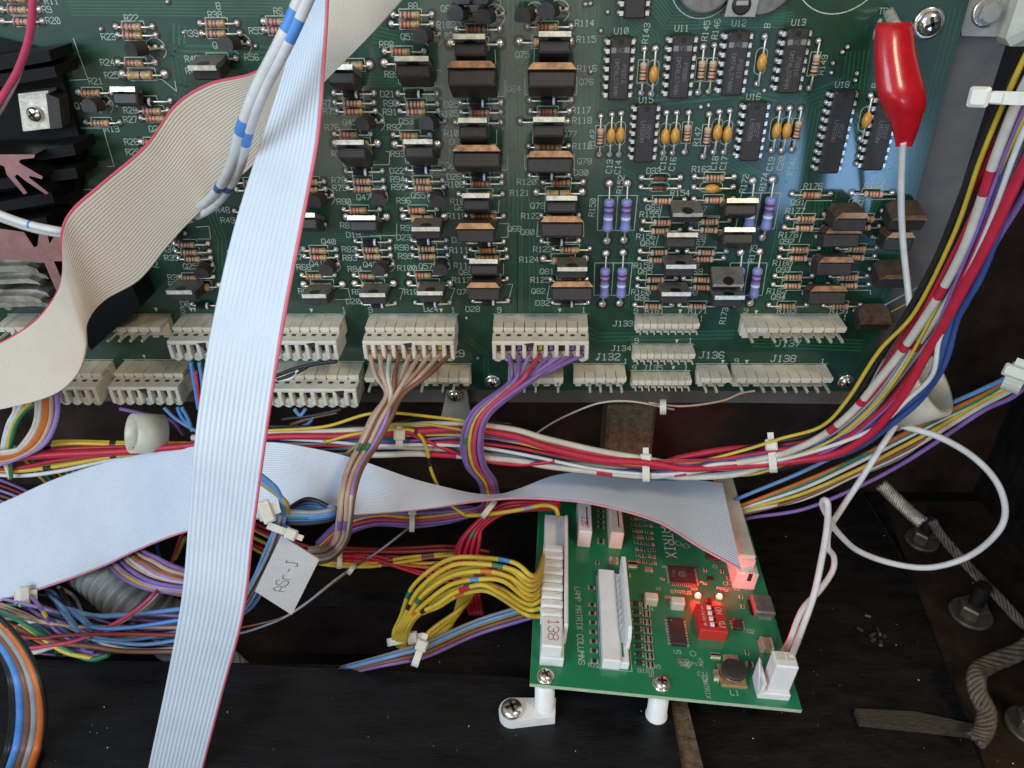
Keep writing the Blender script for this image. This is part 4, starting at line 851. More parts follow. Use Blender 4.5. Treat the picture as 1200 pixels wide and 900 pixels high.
# white two-way header and its plug
c = SX(906, 820); Xh = SML.mat((c.x, c.y, 0))
o = put('power_header', MB().box((0, 4.2, 1.4), (10.8, 8.2, 2.8), m_nylw, bev=.3).prism([(-5.2, 0), (-5.2, 3.2), (-4.0, 7.4), (-4.0, 0)], 2.8, 8, m_nylw), sb, Xh)
mb = MB(); mb.add([V(q) for q in ((-5.4, 8.2, 2.8), (-5.4, 8.2, 11), (-4.2, 8.2, 9), (-4.2, 1, 2.8), (-5.4, 1, 2.8), (-4.2, 8.2, 2.8))], [(0, 1, 2, 5), (4, 1, 0), (5, 2, 3), (1, 4, 3, 2), (0, 5, 3, 4)], m_nylw); put('latch_wall', mb, o, Xh)
p2 = thing('power_plug', Xh, 'white two way plug with white wires at the corner of the small board', 'connector')
put('housing', MB().box((1.3, 4.4, 9.4), (7.4, 6.4, 13), m_nylw, bev=.5), p2, Xh)
for s in (0, 1): put('wire_hole', MB().box((-.4 + s * 3.6, 5.2, 15.95), (2.9, 2.9, .12), m_nyl), p2, Xh)
PW = [SML.w((-.4 + c.x + s * 3.6, c.y + 5.2, 15.2)) for s in (0, 1)]
# standoffs and screws of the small board
for i, (px_, py_) in enumerate(((639, 793), (775, 802))):
    c = SX(px_, py_); base = SML.w((c.x, c.y, -1.6)); zt = base.z; zb = FZ + 6.1
    g = MB().lathe([(3.9, zb), (3.9, zb + .8), (3.5, zb + 1), (3.4, zt - .3)], m_nylw, 24, M.Translation((base.x, base.y, 0)))
    if i == 0:
        f = FLOOR.at(600, 838, 7); pts = []
        pr = [(f.x + 4.6 * math.cos(a), f.y + 4.6 * math.sin(a)) for a in [math.pi * .5 + math.pi * k / 10 for k in range(11)]] + [(base.x + 3.6, base.y - 4.2), (base.x + 4, base.y + 3.2)]
        g.prism(pr, zb, zb + 4.2, m_nylw)
        Xs = M.Translation(V((f.x, f.y, zb + 3.6)) * K); 
    s_ = put('standoff', g, None, M.Identity(4)); 
    cc = V((base.x, base.y, zb)) * K; s_.data.transform(M.Translation(-cc)); s_.matrix_basis = M.Translation(cc)
    tag(s_, ['white nylon standoff with a side foot, under the left corner of the small board', 'plain round white nylon standoff under the middle of the small board'][i], 'standoff')
    screw(SML, px_, py_, .1, 2.5, ['screw in the lower left corner of the small green board', 'screw at the lower middle edge of the small green board'][i], rot=.5 + i)
fr = Frame((0, 0, FZ + 10.2), (1, 0, 0), (0, 1, 0), (0, 0, 1)); screw(fr, 600, 833, 0, 3.9, 'big domed screw on the foot of the left white standoff', washer=False)

# ================================================================ wires
def hf(px, base=0):
    xs = [(-60, 26), (230, 22), (600, 22), (757, 27), (905, 32), (1000, 42), (1080, 52), (1140, 62), (1210, 72)]
    for (a, b), (c_, d) in zip(xs, xs[1:]):
        if a <= px <= c_: return b + (d - b) * (px - a) / (c_ - a) + base
    return (26 if px < 0 else 72) + base
def grounded(p, px, py, r):
    zf = FZ + (7.2 if (py > 775 and px < 815) else 1.2) + r
    if p.z < zf and not (px < 468 and 690 < py < 779 and py < 775): return Frame((0, 0, zf), (1, 0, 0), (0, 1, 0), (0, 0, 1)).wp(px, py)
    return p
def wire(t, col, r, pts, h=None, gr=True, dh=0, marks=None, rnd=0, steps=None, name='wire', world=False):
    """pts (px, py[, h]) ; h: default height or None for the harness curve"""
    q = []
    for p in pts:
        if isinstance(p, V): q.append(p); continue
        hh = p[2] if len(p) > 2 else (h if h is not None else hf(p[0]))
        q.append(grounded(P(p[0] + random.uniform(-rnd, rnd), p[1] + random.uniform(-rnd, rnd), hh + dh), p[0], p[1], r) if gr else P(p[0], p[1], hh + dh))
    st = steps or max(24, len(pts) * 9); r *= .9
    mb = MB().tube(q, r, C[col], 8 if r > .8 else 6, [(a, b, C[c_]) for a, b, c_ in (marks or [])], st)
    return wput(name, mb, t)
def tie(t, px, py, h, ang, ln, wd=1.9, head=None, depth=6, m=None):
    c = P(px, py, h); d = ray(px, py).normalized(); rt = V((1, 0, 0)); rt = (rt - d * rt.dot(d)).normalized(); up = rt.cross(d)
    ca, sa = math.cos(ang), math.sin(ang); L_ = rt * ca + up * sa; W_ = -rt * sa + up * ca
    X = M((L_, W_, -d)).transposed().to_4x4(); X.translation = c
    g = MB(); n = 18
    for k in range(n):
        a0, a1 = 2 * math.pi * k / n, 2 * math.pi * (k + 1) / n
        p0, p1 = V((ln / 2 * math.cos(a0), 0, depth / 2 * math.sin(a0))), V((ln / 2 * math.cos(a1), 0, depth / 2 * math.sin(a1)))
        o0, o1 = p0 * (1 + 1.1 / ln), p1 * (1 + 1.1 / ln); wv = V((0, wd / 2, 0))
        g.add([o0 - wv, o1 - wv, o1 + wv, o0 + wv, p0 - wv, p1 - wv, p1 + wv, p0 + wv], [(0, 1, 2, 3), (4, 7, 6, 5), (0, 4, 5, 1), (3, 2, 6, 7)], m or m_tie, False, X)
    if head is not None: g.box((ln * head, 0, depth / 2 + .5), (4, wd * 1.6, 3), m or m_tie, X, bev=.6); g.box((ln * head + 3, 0, depth / 2 + .4), (2.6, wd * .8, 1), m or m_tie, X)
    return wput('cable_tie', g, t)
def harness(name, label, px, py, h, cat='wire bundle'): return thing(name, M.Translation(P(px, py, h) * K), label, cat)

hm = harness('wire_harness', 'thick main harness of red, white, blue and black wires sweeping from upper right to left', 700, 540, 20)
cm = lambda *t: [(a, a + .011 + .006 * random.random(), 'red') for a in t]
wire(hm, 'cream', 1.35, [(1215, 75), (1192, 120), (1165, 190), (1134, 280), (1107, 335), (1080, 378), (1054, 415), (1026, 450), (1001, 480), (972, 505), (940, 523), (905, 535), (850, 545), (800, 554), (757, 558), (700, 553), (640, 546), (600, 539), (500, 532), (450, 533), (400, 534), (340, 536)], dh=6.5, marks=cm(.1, .19, .27, .36, .415, .56, .615, .70, .84), steps=200)
wire(hm, 'cream', 1.35, [(1218, 110), (1178, 180), (1148, 270), (1118, 340), (1088, 385), (1064, 420), (1038, 458), (1016, 484), (985, 510), (945, 530), (905, 543), (860, 556), (800, 559), (757, 554), (700, 547), (640, 541), (600, 536), (500, 525), (400, 521), (310, 519), (225, 520)], dh=4.5, marks=cm(.13, .22, .40, .47, .64, .77), steps=200)
wire(hm, 'red', 1.4, [(1215, 100), (1165, 175), (1128, 240), (1108, 285), (1088, 345), (1062, 392), (1038, 430), (1008, 476), (955, 512), (905, 523), (850, 527), (800, 536), (757, 547), (700, 545), (640, 532), (600, 521), (540, 513), (480, 512), (400, 512), (320, 513)], dh=1)
wire(hm, 'red', 1.5, [(1222, 150), (1190, 215), (1157, 285), (1125, 345), (1103, 385), (1087, 412), (1065, 452), (1043, 484), (1015, 512), (975, 533), (905, 543), (850, 547), (800, 549), (757, 542), (700, 538), (640, 524), (600, 511), (540, 503), (480, 506), (400, 511), (320, 512), (235, 521), (140, 529), (60, 533), (-20, 540)], dh=7)
wire(hm, 'blue', 1.3, [(1212, 95), (1190, 150), (1172, 205), (1145, 290), (1117, 360), (1103, 410), (1088, 448), (1050, 482), (1000, 506), (960, 520), (905, 529), (850, 539), (800, 550), (757, 553), (700, 549), (640, 540), (600, 530), (500, 518), (400, 517), (320, 515), (225, 519)], dh=5)
wire(hm, 'blue', 1.3, [(1222, 130), (1185, 225), (1150, 320), (1122, 370), (1106, 425), (1080, 465), (1050, 492), (1005, 524), (960, 538), (905, 537), (850, 541), (780, 556), (700, 551), (600, 534), (500, 522), (400, 527), (320, 525)], dh=2)
wire(hm, 'black', 1.25, [(1190, 90), (1140, 200), (1100, 300), (1062, 370), (1030, 420), (1000, 470), (950, 508), (905, 518), (850, 533), (800, 543), (757, 541), (680, 527), (600, 505)], dh=3)
wire(hm, 'black', 1.25, [(1200, 110), (1150, 240), (1095, 370), (1062, 428), (1030, 478), (980, 524), (905, 551), (850, 553), (780, 549), (700, 536)], dh=2)
wire(hm, 'black', 1.2, [(1205, 160), (1130, 320), (1080, 405), (1045, 470), (990, 520), (930, 545), (850, 557), (780, 560)], dh=-2)
wire(hm, 'yellow', .7, [(1215, 40), (1190, 90), (1150, 185), (1118, 275), (1072, 366), (1030, 412), (992, 470), (962, 500), (915, 514), (870, 528), (810, 542), (760, 538), (690, 530), (640, 518), (600, 508), (560, 496), (510, 489), (440, 484), (380, 500), (310, 505)], dh=5)
wire(hm, 'yellow', .7, [(1120, 340), (1090, 375), (1065, 412), (1040, 450), (1000, 500), (940, 535), (880, 556), (820, 553), (790, 545)], dh=3)
wire(hm, 'purple', 1.0, [(1222, 195), (1190, 245), (1163, 290), (1140, 340), (1113, 385), (1078, 428), (1045, 470), (1000, 518)], dh=1)
wire(hm, 'white', .8, [(1220, 120), (1195, 165), (1160, 262), (1128, 335), (1112, 372), (1100, 400), (1092, 440), (1062, 470), (1035, 495), (1003, 512), (950, 530), (900, 541), (840, 544), (780, 556), (700, 550), (620, 534), (560, 524), (500, 521), (440, 522), (380, 517), (330, 514)], dh=7)
wire(hm, 'cream', 1.3, [(905, 541), (850, 548), (800, 546), (757, 538), (700, 528), (640, 514), (600, 503), (550, 498), (500, 497), (450, 502), (400, 505), (350, 507), (310, 508), (225, 513)], dh=5)
wire(hm, 'grey', .6, [(1110, 370), (1080, 410), (1045, 455), (1010, 495), (950, 530)], dh=4); wire(hm, 'dyel', .6, [(560, 508), (520, 500), (490, 497), (440, 500), (420, 520), (400, 535), (370, 550)], dh=9); wire(hm, 'black', .8, [(600, 497), (500, 492), (430, 500), (310, 500)], dh=1)
wire(hm, 'dred', 1.0, [(1130, 300), (1070, 400), (1010, 475), (950, 518), (905, 530), (820, 545), (757, 548)], dh=0)
wire(hm, 'yellow', .75, [(380, 518), (420, 508), (470, 503), (490, 508), (500, 525), (505, 550), (515, 573), (527, 590), (545, 604)], dh=8, marks=[(.33, .37, 'black'), (.55, .6, 'black')])
wire(hm, 'red', .9, [(480, 508), (520, 525), (560, 538), (600, 544), (630, 543), (650, 540)], dh=7)
random.seed(21)
HP = [(1215, 120), (1185, 185), (1148, 270), (1115, 335), (1085, 392), (1055, 440), (1022, 478), (980, 512), (940, 530), (905, 536), (850, 545), (800, 549), (757, 549), (700, 543), (640, 531), (600, 522), (540, 514), (480, 514), (400, 514), (320, 516), (225, 520)]
for i in range(34):
    a_, b_ = random.uniform(-13, 13), random.uniform(-13, 13); k0 = random.choice((0, 0, 0, 4, 6)); k1 = random.choice((21, 21, 18, 15)); qq = []
    for k, (x, y) in enumerate(HP[k0:k1]):
        f = math.sin(k * .45 + i) * .5 + .5; o_ = a_ * f + b_ * (1 - f); sl = min(1, max(0, (x - 920) / 150)); qq.append((x - o_ * sl * 1.25, y - o_ * (1 - sl * .55)))
    wire(hm, random.choice(('black', 'purple', 'brown', 'yellow', 'white', 'grey', 'dred', 'blue', 'tan', 'black', 'green', 'red')), random.uniform(.5, .75), qq, dh=random.uniform(-3, 6.5))
tie(hm, 757, 548, 32, math.pi / 2, 9.5, 2.6, .32); tie(hm, 905, 535, 37, math.pi / 2 + .05, 10.5, 2.6, .40); tie(hm, 468, 512, 29, math.pi / 2, 7.5, 2.6, .1); tie(hm, 1185, 115, 78, -.05, 13, 2.6, -.45)

hl = harness('wire_harness', 'red and yellow wire bundle at the left below the beige ribbon', 80, 535, 24)
for i, (col, y0, y1, y2) in enumerate((('yellow', 522, 518, 518), ('yellow', 545, 521, 522), ('red', 540, 527, 523), ('red', 533, 530, 526), ('dred', 528, 534, 530), ('red', 550, 540, 532), ('red', 556, 536, 529), ('dyel', 549, 543, 533), ('yellow', 549, 545, 532), ('lblue', 520, 524, 524), ('white', 553, 552, 536))):
    wire(hl, col, .95, [(-30, y0), (20, (y0 + y1) / 2 + 4), (70, y1), (150, y2), (240, y2 + 1)], dh=2 + i % 3, rnd=1.2, marks=[(.42, .46, 'black'), (.68, .72, 'black')] if col == 'yellow' else None)
lo_ = harness('wire_loop', 'orange, white and purple wires looping below the beige ribbon at far left', 45, 510, 26)
for i, (col, dx) in enumerate((('cream', -8), ('orange', -3), ('orange', 0), ('tan', 5), ('lpur', 11), ('cream', -12))):
    wire(lo_, col, 1.0, [(52 + dx, 440), (56 + dx, 475), (52 + dx, 500), (38 + dx, 522), (15, 534 + dx * .5), (-20, 540 + dx * .8)], h=34, rnd=.8)
for i, (col, dx) in enumerate((('green', 0), ('yellow', 3), ('white', -4), ('white', -8))):
    wire(lo_, col, 1.0, [(48 - i * 10, 470), (30 - i * 4, 482), (18 - i * 3, 500), (12 - i * 3, 530), (12, 560)], h=31, rnd=.8)
for i, col in enumerate(('dyel', 'green', 'dred', 'yellow', 'grey', 'cream', 'green', 'white')):
    wire(lo_, col, .9, [(30 + i * 9, 540), (45 + i * 9, 556), (62 + i * 9, 576), (80 + i * 8, 610)], h=17, rnd=1)
lp = harness('wire_bundle', 'dim purple wires at the far left edge above the pale ribbon', 10, 575, 15)
for i, col in enumerate(('purple', 'dred', 'lpur', 'brown', 'purple', 'dyel')): wire(lp, col, .8, [(-20, 556 + i * 6), (10, 566 + i * 6), (40, 580 + i * 5), (70, 600)], h=15)

# purple wires of the plug at J132
t = HARN[0][0]; E = HARN[0][1]
for i, (col, k) in enumerate((('purple', 1), ('purple', 2), ('lpur', 3), ('yellow', 4), ('purple', 5), ('pink', 4), ('lpur', 6), ('purple', 7), ('purple', 8))):
    f = i - 4; s0 = E[k]
    wire(t, col, .95, [s0, (594 + k * 8 + (-k * 2), 436, 22), (590 + k * 5, 452 - k * 1.2, 24), (566 + f * 2.6, 482, 30), (553 + f * 2.6, 515, 33), (557 + f * 2.8, 545, 30), (571 + f * 2.2, 566, 22), (572 + f * 2, 592, 16), (540, 602 + f * 1.6, 14), (490, 608 + f * 2.1, 14), (440, 607 + f * 2.2, 15), (402, 619 + f * 2.4, 16), (372, 645 + f * 2.4, 16)], rnd=1.0, steps=90, dh=(i % 2) * 2.0 + (i % 3) * .4, marks=[(.32, .35, 'green')] if i in (1, 6) else None)
tie(t, 483, 608, 17, math.pi / 2, 10, 2.2, .35)
# tan wires
t = HARN[1][0]; E = HARN[1][1]
for i, (col, k) in enumerate((('tan', 0), ('tan', 1), ('tan', 2), ('brown', 3), ('tan', 4), ('tan', 5), ('tan', 6), ('cream', 2), ('tan', 7), ('brown', 8))):
    f = i - 4.5; s0 = E[k]
    wire(t, col, .95, [s0, (440 + k * 7.5, 440, 24), (452 + k * 2.6, 462, 28), (447 + f * 2.4, 490, 36), (432 + f * 2.4, 520, 40), (415 + f * 2.0, 550, 50), (407 + f * 1.7, 580, 60), (404 + f * 1.5, 608, 62), (400 + f * 1.5, 632, 54), (385 + f * 1.2, 648 + f * 1.4, 40), (362, 652 + f * 2.0, 30)], rnd=.9, steps=90, dh=(i % 2) * 2.0 + (i % 3) * .5, marks=[(.4, .43, 'green'), (.7, .74, 'purple')] if i in (1, 5) else [(.25, .6, 'lpur')] if i == 7 else None)
# red / yellow bundle to the small board
hr = harness('wire_bundle', 'red wires curving down behind the yellow wire loop', 560, 640, 14)
for i in range(8):
    f = i - 3.5
    wire(hr, 'red', .95, [(655, 592 + f * 1.0, 14), (620, 592 + f * 1.6, 20), (590, 596 + f * 1.8, 20), (565, 612 + f * 1.6, 22), (550 + f * 3.2, 635, 26), (546 + f * 3.2, 662, 28), (552 + f * 2.6, 695, 34), (558 + f * 2, 720, 38)], rnd=.9, dh=(i % 2) * 2.2, marks=[(.5, .54, 'green')] if i == 3 else None)
wire(hr, 'yellow', 1.0, [(545, 604, 24), (570, 603, 26), (610, 597, 26), (636, 592, 28), (650, 595, 30), (654, 603, 30)], marks=[(.42, .5, 'grey')])
tie(hr, 573, 596, 26, .9, 8, 2.2)
hy = harness('wire_bundle', 'red and yellow wires running left to right below the tan wires', 420, 655, 14)
for i, (col, y0, y1, y2) in enumerate((('red', 640, 650, 655), ('red', 648, 655, 662), ('yellow', 632, 660, 648), ('yellow', 640, 664, 652), ('dred', 645, 643, 640), ('red', 626, 651, 672), ('red', 618, 657, 678), ('dred', 622, 646, 646), ('yellow', 652, 662, 660), ('orange', 640, 658, 668), ('red', 630, 654, 684))):
    wire(hy, col, .9, [(270, y0 - 26), (320, y0), (372, y1 - 4), (430, y1), (480, (y1 + y2) / 2), (530, y2), (575, y2 + 8)], h=16 + i % 4, rnd=1.3, marks=[(.55, .6, 'brown'), (.72, .76, 'brown')] if i in (0, 2, 3) else None)
tie(hy, 398, 657, 22, math.pi / 2, 6, 2.0)
# yellow wires of the 138 plug
for i in range(9):
    k = 8 - i; s0 = PLW[k]; f = i - 4; g = i % 3
    ks = 'mblue orange red brown brown'.split()
    j = lambda a: random.uniform(-a, a); F_ = f + j(.5); lift = (i * 5 % 9)
    pts = [s0, (626 - i * 1.2, 697 + (i - 4) * 5.6, 66), (604 - i * 2.6, 678 + F_ * 4.6 + j(2), 64 + lift * .5), (570 - i * 1, 672 + F_ * 4.6 + j(2), 60 + lift), (530 + F_, 678 + F_ * 5.2 + j(2), 58 + lift), (500 + F_ * 3.6, 698 + F_ * 3, 58 + lift), (480 + F_ * 2.4, 722, 60 + lift * .5), (469 + F_ * 1.8, 742, 62), (471 + F_ * 1.2, 757, 60), (488, 759 - F_ * 1.6, 57), (512, 746 - F_ * 2.6 + j(2), 56), (532 + F_, 726 - F_ * 2.2, 54), (545 + F_ * 1.8 + j(2), 700, 46), (549 + F_ * 1.4, 676, 38)]
    wire(pl, 'yellow', .98, pts, rnd=.5, steps=130, marks=[(.17 + .013 * i, .20 + .013 * i, ('mblue', 'green', 'red', 'orange', 'brown')[i % 5]), (.40 + .02 * g, .415 + .02 * g, ('green', 'black', 'orange')[g]), (.70, .72, 'black')])
tie(pl, 470, 750, 60, .2, 10, 3, .45); tie(pl, 486, 762, 58, .9, 4, 3, .2)
h8 = harness('wire_bundle', 'short bundle of grey, yellow, brown and purple wires under the yellow loop', 520, 755, 60)
for i, (col, dy) in enumerate((('grey', -9), ('lblue', -5), ('yellow', -3), ('brown', 2), ('white', 3), ('purple', 7), ('green', 1))):
    wire(h8, col, .9, [(366, 798 + dy * .4, 58), (400, 787 + dy * .5, 70), (440, 777 + dy * .6, 75), (470, 770 + dy * .8, 75), (500, 762 + dy, 70), (560, 736 + dy, 58), (625, 716 + dy, 57), (650, 708 + dy, 54)], rnd=.9, gr=False, dh=(i % 2) * 2)
tie(h8, 491, 765, 74, math.pi / 2 - .3, 9, 2.6, .3)
# bundle at the right under the clamp
h9 = harness('wire_bundle', 'thin rainbow wire bundle at right running behind the loose white wire loop', 1050, 530, 20)
for i, (col, dy) in enumerate((('lblue', -24), ('orange', -9), ('green', -4), ('white', 0), ('yellow', 7), ('brown', 13), ('cream', 15), ('purple', 30))):
    wire(h9, col, .9, [(1225, 416 + dy * .5, 50), (1190, 447 + dy * .5, 44), (1150, 468 + dy * .5, 36), (1100, 495 + dy * .8, 30), (1050, 520 + dy, 26), (1000, 545 + dy * .9, 22), (940, 572 + dy * .8, 18), (880, 592 + dy * .55, 14), (850, 602 + dy * .5, 8)], rnd=2)
tie(h9, 1190, 443, 50, math.pi / 2 - .4, 8, 5, .2, m=m_clamp)
wire(h9, 'grey', .4, [(1100, 500, 26), (1080, 520, 24), (1050, 540, 22), (1000, 560, 18)])
# blue wires and tag beside the ribbon
hb = harness('wire_bundle', 'blue and grey wires tied to a white card tag beside the pale ribbon', 320, 620, 56)
for i, (col, d) in enumerate((('lblue', -6), ('grey', -3), ('lblue', 0), ('mblue', 3), ('grey', 6), ('brown', 1), ('lblue', 8))):
    wire(hb, col, .85, [(333 + d * .8, 600, 58), (328 + d, 622, 60), (318 + d * 1.3, 650, 58), (304 + d * 1.4, 680, 54), (284 + d * 1.4, 712, 48), (262, 735, 42)], rnd=.8, dh=(i % 2) * 1.8)
for i, col in enumerate(('lblue', 'mblue', 'grey', 'dyel')):
    wire(hb, col, .9, [(285, 540 + i * 3, 60), (305, 556 + i * 3, 62), (324, 573 + i * 2, 62), (330 + i * 2, 590, 62), (331 + i * 2, 604, 60)])
for i, (col, d) in enumerate((('mblue', 0), ('grey', -6), ('blue', 3), ('black', 7), ('lblue', -3))):
    wire(hb, col, .95, [(312, 603 + d * .3, 58), (340, 606 + d, 60), (370, 606 + d * .9, 60), (392, 601 + d * .8, 58), (385, 594, 56), (360, 592 - d, 54), (335, 598, 54)], marks=[(.15, .28, 'green')] if i == 0 else None)
tie(hb, 328, 621, 63, -.35, 8, 2.4, .5); tie(hb, 311, 600, 64, .4, 4, 5, .1)
# white card tag
q = [P(330, 628, 64), P(374, 656, 60), P(342, 721, 60), P(299, 693, 64)]
c = sum(q, V((0, 0, 0))) / 4; xx = (q[3] - q[0]).normalized() * -1; zz = (q[1] - q[0]).cross(q[3] - q[0]).normalized()
if zz.dot(CAM - c) < 0: zz = -zz
yy = zz.cross(xx); X = M((xx, yy, zz)).transposed().to_4x4(); Xi = X.inverted(); X.translation = c * K
loc = [(Xi @ (v - c)) for v in q]
tg = thing('card_tag', X, 'folded white card tag with pencil writing, tied to the blue wires', 'tag')
a_ = [(v.x, v.y) for v in loc]
if (V(a_[1]) - V(a_[0])).cross(V(a_[2]) - V(a_[1])) < 0 if False else ((a_[1][0] - a_[0][0]) * (a_[2][1] - a_[1][1]) - (a_[1][1] - a_[0][1]) * (a_[2][0] - a_[1][0])) < 0: a_.reverse()
put('card', MB().prism(a_, -.5, 0, m_pap), tg, X)
tm = MB(); letters(tm, 'ASr-J', (0, 0.6), 4.4, m_pen, 0, .05, .34, wob=.3); put('handwriting', tm, tg, X)

# white pairs with blue marks
hw = harness('wire_pair', 'two thick white wires with blue marks crossing both ribbons at the top', 320, 80, 96)
for i, off in enumerate((0, 9)):
    wire(hw, 'white', 1.5, [(368 + off, -40, 84), (350 + off, 2, 84), (328 + off, 50, 84), (300 + off, 105, 82), (283 + off, 150, 78), (272 + off * 1.1, 190, 70), (258 + off * 1.2, 218, 52), (240 + off * .9, 238 + off * .6, 32), (218 + off * .3, 250 + off * .8, 19), (190, 262 + off * .6, 12)], steps=120,
         marks=[(.13 + i * .03, .19 + i * .03, 'mblue'), (.42 + i * .03, .46 + i * .03, 'mblue'), (.66, .68, 'blue'), (.85, .87, 'blue')])
hz = harness('wire', 'white wire with a blue mark entering from the left under the beige ribbon', 40, 262, 40, 'wire')
wire(hz, 'white', 1.35, [(-30, 238, 36), (0, 251, 36), (35, 263, 36), (75, 271, 36), (110, 276, 24)], marks=[(.48, .52, 'mblue')], name='strand'); wire(hz, 'cream', .9, [(-30, 246, 33), (0, 257, 33), (40, 270, 33), (78, 277, 33)], name='strand')
hp = harness('wire', 'pink red wire hanging in the top left corner', 25, 60, 60, 'wire')
wire(hp, 'pink', 1.0, [(36, -40, 66), (38, 0, 66), (35, 40, 64), (22, 80, 60), (5, 110, 56), (-20, 150, 52)], name='strand'); wire(hp, 'cream', .8, [(30, 60, 56), (18, 95, 54), (2, 125, 52), (-20, 160, 50)], name='strand')
# loose white wire of the two way plug
wire(p2, 'white', 1.2, [PW[0], (925, 752, 74), (940, 715, 66), (962, 690, 58), (976, 668, 52), (977, 652, 50), (970, 641, 50), (972, 620, 48), (985, 598, 46), (1010, 560, 44), (1030, 528, 42), (1050, 496, 40), (1046, 490, 38)], steps=130)
wire(p2, 'white', 1.25, [PW[1], (938, 742, 78), (953, 700, 70), (962, 660, 64), (969, 620, 60), (970, 592, 58), (966, 586, 56), (964, 592, 54), (971, 607, 52), (981, 623, 50), (1005, 645, 48), (1045, 660, 48), (1090, 665, 50), (1135, 652, 52), (1168, 625, 54), (1178, 598, 52), (1168, 565, 48), (1140, 535, 44), (1100, 512, 42), (1060, 500, 40), (1042, 492, 38)], steps=200)
# thin grey cords
hg = harness('cord', 'thin grey cord running from the ribbon past the tip of the card tag', 350, 715, 20, 'cord')
wire(hg, 'grey', .6, [(262, 745, 50), (290, 740, 50), (330, 725, 48), (360, 706, 44), (395, 678, 36), (420, 661, 28), (445, 645, 22), (480, 618, 12)], name='strand'); wire(hg, 'brown', .5, [(262, 738, 50), (300, 732, 50), (345, 717, 46), (400, 676, 35), (430, 655, 26)], name='strand'); tie(hg, 412, 667, 32, 1.0, 4, 2)
hg = harness('cord', 'thin pale cord draped under the lower edge of the big board', 740, 478, 4, 'cord')
wire(hg, 'cream', .45, [(600, 530, -6), (640, 500, 0), (680, 480, 4), (710, 471, 6), (745, 471, 6), (790, 480, 4)], name='strand'); wire(hg, 'tan', .5, [(760, 472, 6), (800, 476, 5), (845, 470, 6), (868, 461, 8), (885, 458, 10)], name='strand'); tie(hg, 777, 477, 7, math.pi / 2, 5, 2.4)
hg = harness('component_leads', 'pair of bare leads sticking out right of the big board', 1050, 352, 4, 'leads')
wire(hg, 'grey', .35, [(1034, 359, 3), (1060, 345, 8), (1085, 332, 14)], name='lead'); wire(hg, 'dyel', .35, [(1037, 369, 3), (1060, 357, 8), (1083, 340, 14)], name='lead')
# lower left tangle
h11 = harness('wire_tangle', 'tangle of blue, purple, green and white wires below the pale ribbon at left', 100, 725, 40)
TG = [('purple', [(-10, 700), (20, 710), (40, 735), (75, 758), (110, 765)]), ('purple', [(30, 690), (48, 712), (62, 735), (90, 755)]), ('lpur', [(0, 692), (22, 702), (50, 722), (80, 730), (110, 740)]), ('green', [(-10, 712), (20, 725), (60, 750), (100, 772), (128, 769)]),
      ('green', [(40, 735), (75, 760), (105, 773), (125, 768)]), ('lblue', [(45, 675), (62, 700), (78, 722), (100, 745), (130, 752), (170, 755), (215, 748)]), ('lblue', [(80, 715), (110, 722), (150, 721), (215, 714)]), ('mblue', [(60, 700), (90, 722), (110, 735), (150, 735), (215, 726)]),
      ('lblue', [(55, 695), (75, 712), (95, 738), (120, 747), (160, 748), (215, 740)]), ('black', [(70, 690), (85, 715), (100, 740), (150, 758), (215, 760)]), ('grey', [(66, 686), (88, 700), (100, 725), (115, 738)]), ('white', [(14, 737), (40, 729), (70, 731), (105, 745), (130, 757), (170, 762), (215, 758)]),
      ('yellow', [(25, 730), (50, 748), (75, 765), (110, 772)]), ('orange', [(-10, 725), (20, 737), (50, 752), (80, 762)]), ('pink', [(-10, 750), (30, 758), (60, 756), (90, 750), (120, 738), (155, 718), (183, 693), (200, 668)]), ('cream', [(-10, 752), (35, 764), (60, 759), (95, 752), (120, 741), (160, 716), (184, 695), (202, 670)]),
      ('dred', [(-10, 738), (40, 748), (70, 745), (120, 744), (215, 745)]), ('tan', [(-10, 705), (40, 725), (90, 735), (140, 736), (215, 735)]), ('purple', [(60, 725), (80, 745), (105, 765), (128, 769)]), ('blue', [(50, 720), (70, 735), (100, 755)]), ('lblue', [(30, 700), (50, 690), (70, 700), (95, 740)]), ('brown', [(20, 736), (60, 752), (110, 758), (150, 763), (215, 764)])]
for i, (col, pts) in enumerate(TG): wire(h11, col, .85 if i % 3 else 1.05, [(a, b, 60 + (i * 5) % 9 + (b - 700) * .16 if b > 704 - a * .22 + 16 else 44) for a, b in pts], rnd=1.2, marks=[(.4, .46, 'yellow')] if col == 'purple' else [(.5, .56, 'green')] if i == 5 else None)
random.seed(5)
for i in range(48):
    y0 = random.uniform(690, 745); kx = random.uniform(20, 60); ym = y0 + random.uniform(15, 45); y1 = random.uniform(722, 768)
    pts = [(-15, y0), (kx, (y0 + ym) / 2 + random.uniform(-6, 6)), (kx + 45, min(ym + 6, 768)), (kx + 100, (ym + y1) / 2), (218, y1)]
    wire(h11, random.choice(('purple', 'lblue', 'purple', 'lpur', 'green', 'mblue', 'lblue', 'black', 'grey', 'brown', 'tan', 'purple', 'yellow')), random.uniform(.5, .78), [(a, b, (52 + (i * 7) % 11 + (b - 700) * .1) if b > 704 - a * .22 + 14 else 42) for a, b in pts], rnd=2, gr=False, marks=[(.45, .5, random.choice(('yellow', 'green', 'black')))])
tie(h11, 27, 699, 52, .2, 5, 5, .1, m=m_nylg)
h12 = harness('wire_bundle', 'purple and tan wires arching behind the pale ribbon over the grey hose', 180, 665, 40)
